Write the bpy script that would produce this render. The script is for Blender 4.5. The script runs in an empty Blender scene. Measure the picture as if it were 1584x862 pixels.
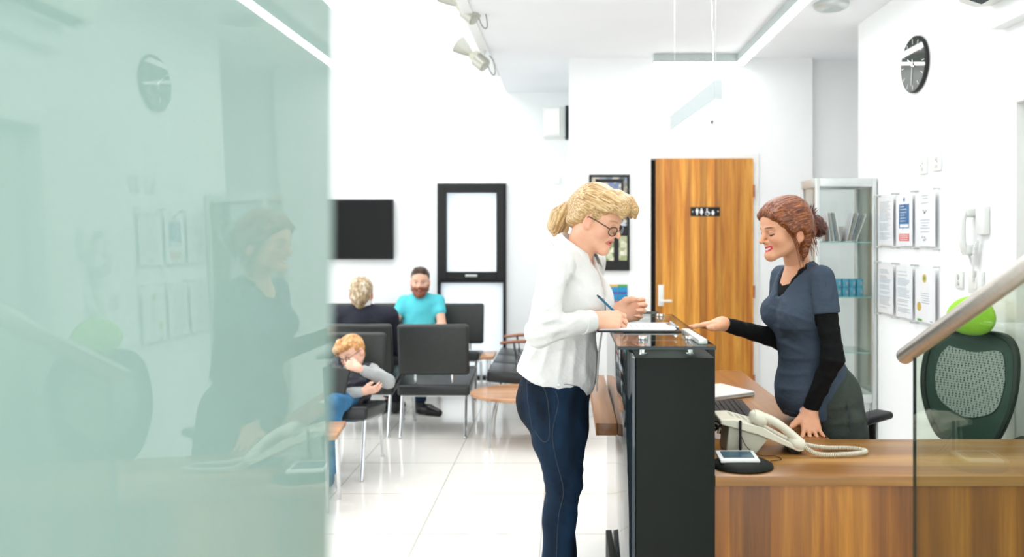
import bpy, bmesh, math, random
import numpy as np
from mathutils import Vector, Matrix, Euler, noise
random.seed(7)
np.random.seed(7)
C = bpy.context.scene.collection
PI = math.pi
# ------------------------------------------------------------------ camera, light, exposure
CZ = 1.47                      # eye height
FPX = 1200.0                   # focal length in pixels of the 1584 px frame
U0, V0 = 875.0, 365.0          # where the view axis meets the frame
cd = bpy.data.cameras.new('camera')
cam = bpy.data.objects.new('camera', cd)
C.objects.link(cam)
cam.location = (0, 0, CZ)
cam.rotation_euler = (PI / 2, 0, 0)
cd.sensor_width = 36.0
cd.lens = FPX / 1584 * 36
cd.shift_x = -(U0 - 792) / 1584
cd.shift_y = -(431 - V0) / 1584
cd.clip_start = 0.02
cd.dof.use_dof = True
cd.dof.focus_distance = 2.75
cd.dof.aperture_fstop = 2.3
bpy.context.scene.camera = cam
vs = bpy.context.scene.view_settings
vs.view_transform = 'Standard'
vs.look = 'None'
vs.exposure = -0.20
vs.gamma = 1
vs.use_curve_mapping = False
world = bpy.data.worlds.new('world')
bpy.context.scene.world = world
world.use_nodes = True
wb = world.node_tree.nodes['Background']
wb.inputs[0].default_value = (0.93, 0.97, 1.0, 1)
wb.inputs[1].default_value = 2.0

def area(name, loc, rot, sx, sy, power, col=(1, 1, 1)):
    ld = bpy.data.lights.new(name, 'AREA')
    ld.shape = 'RECTANGLE'
    ld.size, ld.size_y = sx, sy
    ld.energy = power
    ld.color = col
    o = bpy.data.objects.new(name, ld)
    o.location = loc
    o.rotation_euler = rot
    C.objects.link(o)
    return o
area('overhead_fill', (-3.0, 4.6, 4.52), (0, 0, 0), 3.4, 5.0, 170, (1, 0.985, 0.95))  # added area lamp in an unseen roof opening; lifts the waiting area
area('front_fill', (-0.6, -2.9, 1.6), (PI / 2, 0, 0), 4.8, 2.4, 82, (0.97, 0.95, 1.0))  # added lamp behind the camera for frontal brightness; its glazing is unseen
area('side_daylight', (-5.35, 4.4, 1.9), (0, -PI / 2, 0), 2.6, 5.6, 60, (0.97, 0.96, 1.0))
area('reception_fill', (0.62, 3.8, 2.88), (0, 0, 0), 0.8, 3.6, 44, (1, 0.965, 0.985))  # added fill lamp under the ceiling, no fitting modelled; brightens the reception
area('reception_fill_behind', (0.6, -0.6, 2.88), (0, 0, 0), 1.6, 1.6, 26, (1, 0.965, 0.985))  # second added fill, above and behind the camera, not a real fitting

# ------------------------------------------------------------------ helpers
def W(u, v, Y):
    s = FPX / Y
    return Vector(((u - U0) / s, Y, CZ - (v - V0) / s))

def lin(c):
    c = c / 255.0
    return c / 12.92 if c <= 0.04045 else ((c + 0.055) / 1.055) ** 2.4

def rgb(r, g, b):
    return (lin(r), lin(g), lin(b), 1.0)

def nt_new(name):
    m = bpy.data.materials.new(name)
    m.use_nodes = True
    return m, m.node_tree.nodes, m.node_tree.links, m.node_tree.nodes['Principled BSDF']

def mat(name, col, rough=0.5, metal=0.0, var=0.05, vscale=18, bump=0.0, bscale=60, trans=0.0, ior=1.45, emit=None,
        estr=1.0, coat=0.0, sheen=0.0, spec=0.5, sss=0.0, stretch=(1, 1, 1)):
    m, n, l, p = nt_new(name)
    tc = n.new('ShaderNodeTexCoord')
    mp = n.new('ShaderNodeMapping')
    mp.inputs['Scale'].default_value = stretch
    l.new(tc.outputs['Object'], mp.inputs[0])
    nz = n.new('ShaderNodeTexNoise')
    nz.inputs['Scale'].default_value = vscale
    nz.inputs['Detail'].default_value = 4
    l.new(mp.outputs[0], nz.inputs['Vector'])
    cr = n.new('ShaderNodeValToRGB')
    cr.color_ramp.elements[0].position = 0.3
    cr.color_ramp.elements[1].position = 0.7
    cr.color_ramp.elements[0].color = [c * (1 - var) for c in col[:3]] + [1]
    cr.color_ramp.elements[1].color = [min(1, c * (1 + var)) for c in col[:3]] + [1]
    l.new(nz.outputs[0], cr.inputs[0])
    l.new(cr.outputs[0], p.inputs['Base Color'])
    p.inputs['Roughness'].default_value = rough
    p.inputs['Metallic'].default_value = metal
    p.inputs['IOR'].default_value = ior
    p.inputs['Transmission Weight'].default_value = trans
    p.inputs['Coat Weight'].default_value = coat
    p.inputs['Sheen Weight'].default_value = sheen
    p.inputs['Specular IOR Level'].default_value = spec
    if sss:
        p.inputs['Subsurface Weight'].default_value = sss
        p.inputs['Subsurface Scale'].default_value = 0.008
        p.inputs['Subsurface Radius'].default_value = (1, 0.35, 0.2)
    if bump:
        b = n.new('ShaderNodeBump')
        b.inputs['Strength'].default_value = bump
        b.inputs['Distance'].default_value = 0.01
        nb = n.new('ShaderNodeTexNoise')
        nb.inputs['Scale'].default_value = bscale
        nb.inputs['Detail'].default_value = 3
        l.new(mp.outputs[0], nb.inputs['Vector'])
        l.new(nb.outputs[0], b.inputs['Height'])
        l.new(b.outputs[0], p.inputs['Normal'])
    if emit:
        p.inputs['Emission Color'].default_value = emit
        p.inputs['Emission Strength'].default_value = estr
    return m

def wood(name, base, dark, light, scale, along, rough=0.35, plank=0.0, plank_axis=0):
    """veneer: grain runs along axis `along`; broad bands across it"""
    m, n, l, p = nt_new(name)
    tc = n.new('ShaderNodeTexCoord')
    mp = n.new('ShaderNodeMapping')
    sc = [scale, scale, scale]
    sc[along] = scale * 0.05
    mp.inputs['Scale'].default_value = sc
    l.new(tc.outputs['Object'], mp.inputs[0])
    n1 = n.new('ShaderNodeTexNoise')
    n1.inputs['Scale'].default_value = 1.0
    n1.inputs['Detail'].default_value = 6
    n1.inputs['Roughness'].default_value = 0.62
    n1.inputs['Distortion'].default_value = 0.5
    l.new(mp.outputs[0], n1.inputs['Vector'])
    cr = n.new('ShaderNodeValToRGB')
    e = cr.color_ramp.elements
    e[0].position, e[0].color = 0.3, dark
    e[1].position, e[1].color = 0.68, light
    x = e.new(0.5)
    x.color = base
    l.new(n1.outputs[0], cr.inputs[0])
    mp2 = n.new('ShaderNodeMapping')
    s2 = [scale * 9] * 3
    s2[along] = scale * 0.35
    mp2.inputs['Scale'].default_value = s2
    l.new(tc.outputs['Object'], mp2.inputs[0])
    n2 = n.new('ShaderNodeTexNoise')
    n2.inputs['Scale'].default_value = 1.0
    n2.inputs['Detail'].default_value = 3
    l.new(mp2.outputs[0], n2.inputs['Vector'])
    mx = n.new('ShaderNodeMix')
    mx.data_type = 'RGBA'
    mx.blend_type = 'OVERLAY'
    mx.inputs[0].default_value = 0.35
    l.new(cr.outputs[0], mx.inputs[6])
    l.new(n2.outputs[0], mx.inputs[7])
    out = mx.outputs[2]
    if plank:
        sx = n.new('ShaderNodeSeparateXYZ')
        l.new(tc.outputs['Object'], sx.inputs[0])
        d = n.new('ShaderNodeMath'); d.operation = 'DIVIDE'; d.inputs[1].default_value = plank
        l.new(sx.outputs[plank_axis], d.inputs[0])
        fl = n.new('ShaderNodeMath'); fl.operation = 'FLOOR'
        l.new(d.outputs[0], fl.inputs[0])
        wn = n.new('ShaderNodeTexWhiteNoise'); wn.noise_dimensions = '1D'
        l.new(fl.outputs[0], wn.inputs['W'])
        mr = n.new('ShaderNodeMapRange')
        mr.inputs[3].default_value = 0.72
        mr.inputs[4].default_value = 1.18
        l.new(wn.outputs[0], mr.inputs[0])
        mm = n.new('ShaderNodeMix'); mm.data_type = 'RGBA'; mm.blend_type = 'MULTIPLY'
        mm.inputs[0].default_value = 1.0
        l.new(out, mm.inputs[6])
        l.new(mr.outputs[0], mm.inputs[7])
        out = mm.outputs[2]
    l.new(out, p.inputs['Base Color'])
    p.inputs['Roughness'].default_value = rough
    return m

class MB:
    def __init__(self):
        self.bm = bmesh.new()
    def _xf(self, verts, M):
        bmesh.ops.transform(self.bm, matrix=M, verts=verts)
    def box(self, c, s, rot=None, bev=0.0, seg=2, M=None):
        r = bmesh.ops.create_cube(self.bm, size=1.0)
        vs_ = r['verts']
        self._xf(vs_, Matrix.Diagonal((s[0], s[1], s[2], 1)))
        if bev:
            es = list({e for v in vs_ for e in v.link_edges})
            b = bmesh.ops.bevel(self.bm, geom=es, offset=bev, segments=seg, profile=0.5, affect='EDGES', clamp_overlap=True)
            vs_ = list({v for f in b['faces'] for v in f.verts} | {v for v in vs_ if v.is_valid})
            # every vertex of this island
            seen = set(vs_); st = list(vs_)
            while st:
                q = st.pop()
                for e in q.link_edges:
                    o = e.other_vert(q)
                    if o not in seen:
                        seen.add(o); st.append(o)
            vs_ = list(seen)
        R = Euler(rot).to_matrix().to_4x4() if rot else Matrix()
        T = Matrix.Translation(c) @ R
        if M is not None:
            T = M @ T
        self._xf(vs_, T)
        return self
    def b2(self, lo, hi, bev=0.0, seg=2):
        c = [(a + b) / 2 for a, b in zip(lo, hi)]
        s = [abs(b - a) for a, b in zip(lo, hi)]
        return self.box(c, s, None, bev, seg)
    def cyl(self, a, b, r0, r1=None, n=16, cap=True):
        r1 = r0 if r1 is None else r1
        a, b = Vector(a), Vector(b)
        d = b - a
        r = bmesh.ops.create_cone(self.bm, cap_ends=cap, segments=n, radius1=r0, radius2=max(r1, 1e-5), depth=d.length)
        q = d.to_track_quat('Z', 'Y').to_matrix().to_4x4()
        self._xf(r['verts'], Matrix.Translation((a + b) / 2) @ q)
        return self
    def sph(self, c, r, n=14, rot=None):
        s = r if hasattr(r, '__len__') else (r, r, r)
        q = bmesh.ops.create_uvsphere(self.bm, u_segments=n, v_segments=max(6, n // 2 + 2), radius=1.0)
        R = Euler(rot).to_matrix().to_4x4() if rot else Matrix()
        self._xf(q['verts'], Matrix.Translation(c) @ R @ Matrix.Diagonal((s[0], s[1], s[2], 1)))
        return self
    def tube(self, pts, r, n=8, closed=False, cap=True, flat=None):
        pts = [Vector(p) for p in pts]
        N = len(pts)
        rr = r if hasattr(r, '__len__') else [r] * N
        rings = []
        up = None
        for i, p in enumerate(pts):
            if closed:
                t = pts[(i + 1) % N] - pts[i - 1]
            else:
                t = pts[min(i + 1, N - 1)] - pts[max(i - 1, 0)]
            t.normalize()
            if up is None:
                up = Vector((0, 0, 1)) if abs(t.z) < 0.9 else Vector((1, 0, 0))
            x = up.cross(t)
            if x.length < 1e-6:
                x = Vector((1, 0, 0)).cross(t)
            x.normalize()
            y = t.cross(x).normalized()
            up = y
            ring = []
            for k in range(n):
                a = 2 * PI * k / n
                ky = rr[i] * (flat if flat else 1)
                ring.append(self.bm.verts.new(p + x * math.cos(a) * rr[i] + y * math.sin(a) * ky))
            rings.append(ring)
        for i in range(N if closed else N - 1):
            A, B = rings[i], rings[(i + 1) % N]
            for k in range(n):
                self.bm.faces.new((A[k], A[(k + 1) % n], B[(k + 1) % n], B[k]))
        if cap and not closed:
            self.bm.faces.new(rings[0][::-1])
            self.bm.faces.new(rings[-1])
        return self
    def lathe(self, prof, c, n=32, axis=(0, 0, 1), sc=(1, 1)):
        """prof: (r, h) list around axis"""
        q = Vector(axis).to_track_quat('Z', 'Y').to_matrix().to_4x4()
        M = Matrix.Translation(c) @ q
        rings = []
        for r, h in prof:
            rings.append([self.bm.verts.new(M @ Vector((r * sc[0] * math.cos(2 * PI * k / n), r * sc[1] * math.sin(2 * PI * k / n), h))) for k in range(n)])
        for A, B in zip(rings, rings[1:]):
            for k in range(n):
                self.bm.faces.new((A[k], A[(k + 1) % n], B[(k + 1) % n], B[k]))
        if prof[0][0] > 1e-4:
            self.bm.faces.new(rings[0][::-1])
        if prof[-1][0] > 1e-4:
            self.bm.faces.new(rings[-1])
        bmesh.ops.remove_doubles(self.bm, verts=[v for R in rings for v in R], dist=1e-6)
        return self
    def prism(self, poly, d0, d1, f):
        """poly of (a,b); f(a,b,d)->xyz; extruded from d0 to d1"""
        A = [self.bm.verts.new(f(a, b, d0)) for a, b in poly]
        B = [self.bm.verts.new(f(a, b, d1)) for a, b in poly]
        n = len(poly)
        self.bm.faces.new(A[::-1]); self.bm.faces.new(B)
        for k in range(n):
            self.bm.faces.new((A[k], A[(k + 1) % n], B[(k + 1) % n], B[k]))
        return self
    def ring_slab(self, outer, inner, d0, d1, f):
        n = len(outer)
        L = [[self.bm.verts.new(f(a, b, d)) for a, b in P] for P in (outer, inner) for d in (d0, d1)]
        for k in range(n):
            j = (k + 1) % n
            self.bm.faces.new((L[0][k], L[0][j], L[1][j], L[1][k]))
            self.bm.faces.new((L[2][j], L[2][k], L[3][k], L[3][j]))
            self.bm.faces.new((L[0][j], L[0][k], L[2][k], L[2][j]))
            self.bm.faces.new((L[1][k], L[1][j], L[3][j], L[3][k]))
        return self
    def build(self, name, m, parent=None, bev=0.0, smooth=35):
        bmesh.ops.recalc_face_normals(self.bm, faces=self.bm.faces)
        me = bpy.data.meshes.new(name)
        self.bm.to_mesh(me)
        self.bm.free()
        return finish(name, me, m, parent, bev, smooth)

WM = {}      # world matrix of each mesh that is not built in world space
TM = {}      # world matrix of each Empty
def finish(name, me, m, parent=None, bev=0.0, smooth=35):
    o = bpy.data.objects.new(name, me)
    me.materials.append(m)
    if smooth:
        me.shade_smooth()
        me.set_sharp_from_angle(angle=math.radians(smooth))
    C.objects.link(o)
    if parent is not None:
        o.parent = parent
        if parent.type == 'EMPTY':
            o.matrix_parent_inverse = TM[parent.name].inverted()
        else:
            o.matrix_parent_inverse = WM.get(parent.name, Matrix()).inverted()
    if bev:
        b = o.modifiers.new('bevel', 'BEVEL')
        b.width = bev
        b.segments = 2
        b.limit_method = 'ANGLE'
    return o

def base_origin(o):
    """move a lone mesh's origin to the middle of its base"""
    me = o.data
    co = np.empty(len(me.vertices) * 3)
    me.vertices.foreach_get('co', co)
    co = co.reshape(-1, 3)
    lo, hi = co.min(0), co.max(0)
    p = np.array([(lo[0] + hi[0]) / 2, (lo[1] + hi[1]) / 2, lo[2]])
    me.vertices.foreach_set('co', (co - p).ravel())
    o.location = p
    return o

def tag(o, label=None, cat=None, group=None, kind=None):
    if label: o['label'] = label
    if cat: o['category'] = cat
    if group: o['group'] = group
    if kind: o['kind'] = kind
    return o

def thing(name, label, cat, loc, rz=0.0, group=None):
    o = bpy.data.objects.new(name, None)
    C.objects.link(o)
    o.location = loc
    o.rotation_euler = (0, 0, rz)
    o.empty_display_size = 0.1
    TM[o.name] = Matrix.Translation(loc) @ Matrix.Rotation(rz, 4, 'Z')
    return tag(o, label, cat, group)

def lone(o, label, cat, group=None):
    base_origin(o)
    return tag(o, label, cat, group)

def struct(o):
    return tag(o, kind='structure')

KIDS = {}
def dup(root, loc, rz=None, label=None, group=None):
    def cp(o, par):
        c = o.copy()
        C.objects.link(c)
        if par is not None:
            c.parent = par
            c.matrix_parent_inverse = o.matrix_parent_inverse.copy()
        for ch in [x for x in list(bpy.data.objects) if x.parent == o]:
            cp(ch, c)
        return c
    r = cp(root, None)
    r.location = loc
    if rz is not None:
        r.rotation_euler = (0, 0, rz)
    if label: r['label'] = label
    if group: r['group'] = group
    return r

# ------------------------------------------------------------------ materials
M = {}
M['wall'] = mat('white_wall_paint', rgb(240, 243, 243), 0.6, var=0.012, vscale=3, bump=0.05, bscale=180)
M['ceil'] = mat('ceiling_paint', rgb(240, 243, 246), 0.7, var=0.012, vscale=3)
M['white'] = mat('white_gloss', rgb(236, 238, 236), 0.35, var=0.02)
M['whiteplastic'] = mat('white_plastic', rgb(225, 228, 224), 0.35, var=0.02)
M['cream'] = mat('cream_plastic', rgb(222, 220, 200), 0.4, var=0.03)
M['creamdark'] = mat('cream_shade_plastic', rgb(190, 190, 172), 0.45, var=0.03)
M['black'] = mat('black_frame', rgb(12, 13, 13), 0.5, var=0.1)
M['blackgloss'] = mat('black_gloss', rgb(8, 8, 9), 0.06, var=0.05)
M['blackmatte'] = mat('black_matte', rgb(18, 18, 20), 0.6, var=0.1)
M['charcoal'] = mat('charcoal_laminate', rgb(11, 18, 13), 0.6, spec=0.3, var=0.07, vscale=260, bump=0.03, bscale=300)
M['glosspanel'] = mat('dark_gloss_panel', rgb(34, 44, 50), 0.05, var=0.03, ior=1.6)
M['leather'] = mat('black_leather', rgb(44, 48, 46), 0.42, var=0.08, vscale=40, bump=0.12, bscale=120)
M['leatherseat'] = mat('black_leather_seat', rgb(38, 42, 42), 0.3, var=0.08, vscale=40, bump=0.08, bscale=120)
M['chrome'] = mat('chrome', rgb(215, 218, 220), 0.12, 1.0, var=0.02)
M['steel'] = mat('brushed_steel', rgb(226, 222, 214), 0.34, 1.0, var=0.05, vscale=4, stretch=(1, 30, 30))
M['alu'] = mat('satin_aluminium', rgb(205, 210, 208), 0.35, 0.6, var=0.02)
M['wood_top'] = wood('walnut_top', rgb(158, 112, 58), rgb(128, 84, 38), rgb(188, 142, 82), 7, 0, 0.28, 0.0)
M['wood_top_deep'] = wood('walnut_return_top', rgb(152, 102, 56), rgb(122, 78, 38), rgb(180, 130, 78), 7, 1, 0.28)
M['wood_front'] = wood('walnut_front', rgb(140, 84, 18), rgb(98, 54, 8), rgb(182, 122, 40), 9, 2, 0.38, 0.125, 0)
M['wood_door'] = wood('zebrano_door', rgb(200, 132, 44), rgb(160, 88, 30), rgb(224, 164, 70), 16, 2, 0.42, 0.06, 0)
M['wood_table'] = wood('coffee_table_wood', rgb(190, 142, 104), rgb(160, 110, 76), rgb(208, 164, 124), 10, 0, 0.25)
M['wood_arm'] = wood('chair_arm_wood', rgb(150, 92, 64), rgb(122, 70, 46), rgb(170, 112, 80), 14, 0, 0.4)
M['glass'] = None
def clear_glass(name, col, rough=0.0, ior=1.5):
    """thin sheet glass: straight-through with a tint, plus Fresnel reflection"""
    m, n, l, p = nt_new(name)
    n.remove(p)
    out = n['Material Output']
    tr = n.new('ShaderNodeBsdfTransparent')
    nzz = n.new('ShaderNodeTexNoise'); nzz.inputs['Scale'].default_value = 3
    cr = n.new('ShaderNodeValToRGB')
    cr.color_ramp.elements[0].color = [c * 0.97 for c in col[:3]] + [1]
    cr.color_ramp.elements[1].color = col
    l.new(nzz.outputs[0], cr.inputs[0]); l.new(cr.outputs[0], tr.inputs[0])
    gl = n.new('ShaderNodeBsdfGlossy')
    gl.inputs['Roughness'].default_value = rough
    fr = n.new('ShaderNodeFresnel')
    ge = n.new('ShaderNodeNewGeometry')
    mr = n.new('ShaderNodeMapRange')
    mr.inputs[3].default_value = ior
    mr.inputs[4].default_value = 1 / ior
    l.new(ge.outputs['Backfacing'], mr.inputs[0]); l.new(mr.outputs[0], fr.inputs['IOR'])
    mx = n.new('ShaderNodeMixShader')
    l.new(fr.outputs[0], mx.inputs[0])
    l.new(tr.outputs[0], mx.inputs[1]); l.new(gl.outputs[0], mx.inputs[2])
    l.new(mx.outputs[0], out.inputs['Surface'])
    return m
M['glass'] = clear_glass('clear_glass', (0.975, 0.995, 0.99, 1))
M['glassgreen'] = clear_glass('green_tint_glass', (0.90, 0.95, 0.89, 1))
M['glasscounter'] = clear_glass('counter_glass', (0.86, 0.94, 0.90, 1))
M['glassedge'] = mat('glass_edge_green', rgb(20, 62, 54), 0.15, var=0.05)
M['glassedgelight'] = mat('glass_shelf_edge', rgb(120, 190, 180), 0.2, var=0.05)
M['acrylic'] = clear_glass('acrylic_sheet', (0.995, 1, 1, 1), ior=1.2)
M['paper'] = mat('white_paper', rgb(238, 240, 242), 0.7, var=0.01)
M['ink'] = mat('grey_print', rgb(150, 165, 175), 0.7, var=0.05)
M['inkdark'] = mat('dark_print', rgb(60, 70, 75), 0.7, var=0.05)
M['blueink'] = mat('blue_print', rgb(60, 110, 160), 0.6, var=0.03)
M['redink'] = mat('red_print', rgb(222, 90, 78), 0.6, var=0.03)
M['greenink'] = mat('green_print', rgb(90, 160, 70), 0.6, var=0.03)
M['goldink'] = mat('gold_print', rgb(205, 175, 90), 0.6, var=0.03)
M['lamp'] = mat('lamp_diffuser', rgb(255, 255, 255), 0.5, var=0.0, emit=(1, 1, 0.98, 1), estr=12)
M['pendant'] = mat('pendant_body', rgb(186, 196, 196), 0.5, var=0.01)
M['lampbody'] = mat('lamp_body_grey', rgb(186, 196, 194), 0.5, var=0.02)
M['outside'] = None

def floor_mat():
    m, n, l, p = nt_new('polished_cream_tile')
    tc = n.new('ShaderNodeTexCoord')
    mp = n.new('ShaderNodeMapping')
    l.new(tc.outputs['Object'], mp.inputs[0])
    mp.inputs['Location'].default_value = (0.12, 0.38, 0)
    br = n.new('ShaderNodeTexBrick')
    br.offset = 0.0
    br.inputs['Scale'].default_value = 1.0
    br.inputs['Brick Width'].default_value = 0.6
    br.inputs['Row Height'].default_value = 0.6
    br.inputs['Mortar Size'].default_value = 0.0035
    br.inputs['Color1'].default_value = rgb(234, 232, 225)
    br.inputs['Color2'].default_value = rgb(238, 236, 230)
    br.inputs['Mortar'].default_value = rgb(188, 186, 174)
    l.new(mp.outputs[0], br.inputs['Vector'])
    l.new(br.outputs[0], p.inputs['Base Color'])
    p.inputs['Roughness'].default_value = 0.07
    p.inputs['IOR'].default_value = 1.55
    nz = n.new('ShaderNodeTexNoise'); nz.inputs['Scale'].default_value = 5
    l.new(tc.outputs['Object'], nz.inputs['Vector'])
    b = n.new('ShaderNodeBump'); b.inputs['Strength'].default_value = 0.02; b.inputs['Distance'].default_value = 0.02
    l.new(nz.outputs[0], b.inputs['Height']); l.new(b.outputs[0], p.inputs['Normal'])
    return m
M['floor'] = floor_mat()

def frosted_panel():
    """back-painted pale green glass with a polished face"""
    m, n, l, p = nt_new('pale_green_frosted_glass')
    tc = n.new('ShaderNodeTexCoord')
    nz = n.new('ShaderNodeTexNoise'); nz.inputs['Scale'].default_value = 2
    l.new(tc.outputs['Object'], nz.inputs['Vector'])
    cr = n.new('ShaderNodeValToRGB')
    cr.color_ramp.elements[0].color = rgb(150, 175, 167)
    cr.color_ramp.elements[1].color = rgb(157, 183, 175)
    l.new(nz.outputs[0], cr.inputs[0])
    df = n.new('ShaderNodeBsdfDiffuse'); tl = n.new('ShaderNodeBsdfTranslucent'); gl = n.new('ShaderNodeBsdfGlossy')
    gl.inputs['Roughness'].default_value = 0.0
    l.new(cr.outputs[0], df.inputs[0]); l.new(cr.outputs[0], tl.inputs[0])
    m1 = n.new('ShaderNodeMixShader'); m1.inputs[0].default_value = 0.0
    l.new(df.outputs[0], m1.inputs[1]); l.new(tl.outputs[0], m1.inputs[2])
    fr = n.new('ShaderNodeFresnel'); fr.inputs['IOR'].default_value = 1.75
    m2 = n.new('ShaderNodeMixShader')
    l.new(fr.outputs[0], m2.inputs[0]); l.new(m1.outputs[0], m2.inputs[1]); l.new(gl.outputs[0], m2.inputs[2])
    l.new(m2.outputs[0], n['Material Output'].inputs['Surface'])
    return m
M['panel'] = frosted_panel()
def translucent(name, col):
    m, n, l, p = nt_new(name)
    n.remove(p)
    out = n['Material Output']
    a = n.new('ShaderNodeBsdfTranslucent'); b = n.new('ShaderNodeBsdfDiffuse'); c = n.new('ShaderNodeBsdfTransparent')
    nzz = n.new('ShaderNodeTexNoise'); nzz.inputs['Scale'].default_value = 3
    cr = n.new('ShaderNodeValToRGB')
    cr.color_ramp.elements[0].color = [x * 0.98 for x in col[:3]] + [1]; cr.color_ramp.elements[1].color = col
    l.new(nzz.outputs[0], cr.inputs[0]); l.new(cr.outputs[0], a.inputs[0]); l.new(cr.outputs[0], b.inputs[0])
    m1 = n.new('ShaderNodeMixShader'); m1.inputs[0].default_value = 0.25
    l.new(a.outputs[0], m1.inputs[1]); l.new(b.outputs[0], m1.inputs[2])
    l.new(m1.outputs[0], out.inputs['Surface'])
    return m
M['frost'] = translucent('frosted_window_glass', (0.95, 0.98, 1.0, 1))

# ------------------------------------------------------------------ room
DW, WW, RW, CE = 6.3, 7.8, 2.0, 2.914        # door wall, window wall, right wall, low ceiling
HC = 4.6
struct(MB().b2((-5.6, -3.2, -0.1), (3.0, 8.2, 0)).build('floor', M['floor'], smooth=0))
struct(MB().b2((-0.6, -3.2, CE), (3.0, 8.0, CE + 0.35)).build('ceiling', M['ceil'], smooth=0))
m_ = MB()
m_.b2((-5.6, -3.2, HC), (-4.8, 8.2, HC + 0.1)).b2((-1.2, -3.2, HC), (-0.3, 8.2, HC + 0.1))
m_.b2((-4.8, -3.2, HC), (-1.2, 2.0, HC + 0.1)).b2((-4.8, 7.2, HC), (-1.2, 8.2, HC + 0.1))
struct(m_.build('ceiling_high', M['ceil'], smooth=0))
struct(MB().b2((-0.6, -3.2, CE + 0.35), (-0.5, 8.2, HC)).build('wall_upper', M['wall'], smooth=0))
# window wall with the opening of window 1
WX0, WX1, WZ0, WZ1 = -1.286, -0.597, 0.02, 1.996
m_ = MB()
m_.b2((-5.6, WW, 0), (WX0, WW + 0.2, HC)).b2((WX1, WW, 0), (0.06, WW + 0.2, HC)).b2((WX0, WW, WZ1), (WX1, WW + 0.2, HC))
struct(m_.build('wall_back', M['wall'], smooth=0))
# door wall (toilet door ajar), a recessed strip at its right end
DX0, DX1, DZ = 0.685, 1.515, 2.10
m_ = MB()
m_.b2((0.03, DW, 0), (DX0, DW + 0.16, CE)).b2((DX1, DW, 0), (RW + 0.005, DW + 0.16, CE)).b2((DX0, DW, DZ), (DX1, DW + 0.16, CE))
m_.b2((RW + 0.005, DW + 0.08, 0), (2.75, DW + 0.2, CE)).b2((0.03, DW + 0.16, 0), (0.13, WW, CE))
struct(m_.build('wall_middle', M['wall'], smooth=0))
struct(MB().b2((DX0 - 0.3, DW + 1.2, 0), (DX1 + 0.3, DW + 1.25, CE)).build('wall_dark_backing', M['blackmatte'], smooth=0))  # black sheet stands in for the darkness seen through the door gap
# right wall with a doorway near the camera
m_ = MB()
m_.b2((RW, 3.42, 0), (RW + 0.16, 5.3, CE)).b2((RW, 2.55, 2.06), (RW + 0.16, 3.42, CE)).b2((RW, -3.2, 0), (RW + 0.16, 2.55, CE))
m_.b2((2.16, 5.14, 0), (2.75, 5.3, CE)).b2((2.75, 5.14, 0), (2.85, DW + 0.2, CE))
struct(m_.build('wall_right', M['wall'], smooth=0))
m_ = MB()
m_.b2((-5.6, -3.2, 0), (-5.45, 1.4, HC)).b2((-5.6, 7.3, 0), (-5.45, 8.2, HC)).b2((-5.6, 1.4, 3.3), (-5.45, 7.3, HC)).b2((-5.6, 1.4, 0), (-5.45, 7.3, 0.5))
struct(m_.build('wall_left', M['wall'], smooth=0))
m_ = MB()
m_.b2((-5.6, -3.2, 0), (-3.1, -3.05, HC)).b2((1.9, -3.2, 0), (3.0, -3.05, CE)).b2((-3.1, -3.2, 2.85), (1.9, -3.05, HC))
struct(m_.build('wall_front', M['wall'], smooth=0))
# window 1: thick opening light above, fixed pane below, down to the floor
wy0, wy1 = WW - 0.035, WW + 0.06
def rect_frame(mb, x0, x1, z0, z1, t, y0, y1, tb=None):
    tb = t if tb is None else tb
    mb.b2((x0, y0, z0), (x0 + t, y1, z1)).b2((x1 - t, y0, z0), (x1, y1, z1))
    mb.b2((x0 + t, y0, z1 - t), (x1 - t, y1, z1)).b2((x0 + t, y0, z0), (x1 - t, y1, z0 + tb))
win = MB()
rect_frame(win, WX0, WX1, WZ0, WZ1, 0.03, wy0, wy1, 0.045)
win.b2((WX0 + .03, wy0, 1.0), (WX1 - .03, wy1, 1.045))
wo = struct(win.build('window_1', M['black'], bev=0.003))
s_ = MB(); rect_frame(s_, WX0 + 0.02, WX1 - 0.02, 1.035, WZ1 - 0.02, 0.075, wy0 - 0.025, wy0 + 0.03)
s_.build('window_sash', M['black'], wo, bev=0.004)
MB().b2((-1.0, wy0 - 0.045, 1.06), (-0.88, wy0 - 0.025, 1.085), 0.004).build('window_handle', M['alu'], wo)
MB().b2((WX0 + 0.09, wy1 - 0.04, 1.1), (WX1 - 0.09, wy1 - 0.03, WZ1 - 0.09)).build('window_pane', M['frost'], wo)
MB().b2((WX0 + 0.03, wy1 - 0.04, WZ0 + 0.045), (WX1 - 0.03, wy1 - 0.03, 1.0)).build('window_pane', M['frost'], wo)
# toilet door, ajar, hinged on its right
fr = MB()
fr.b2((DX0 - 0.05, DW - 0.02, 0), (DX0 + 0.005, DW + 0.12, DZ + 0.04)).b2((DX1 - 0.002, DW - 0.02, 0), (DX1 + 0.05, DW + 0.12, DZ + 0.04)).b2((DX0, DW - 0.02, DZ - 0.005), (DX1, DW + 0.12, DZ + 0.04))
struct(fr.build('trim_1', M['white'], bev=0.004))
door = struct(MB().b2((0.728, DW - 0.05, 0.01), (1.512, DW - 0.008, DZ - 0.008)).build('door_1', M['wood_door'], bev=0.003))
MB().b2((0.745, DW - 0.058, 0.905), (0.79, DW - 0.05, 1.075), 0.004).cyl((0.768, DW - 0.058, 0.95), (0.768, DW - 0.10, 0.95), 0.009).b2((0.762, DW - 0.112, 0.941), (0.85, DW - 0.095, 0.959), 0.005).build('door_handle', M['whiteplastic'], door)
for z in (0.3, 1.02, 1.83):
    MB().cyl((1.516, DW - 0.056, z - 0.05), (1.516, DW - 0.056, z + 0.05), 0.008).build('hinge', M['wood_arm'], door)
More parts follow.
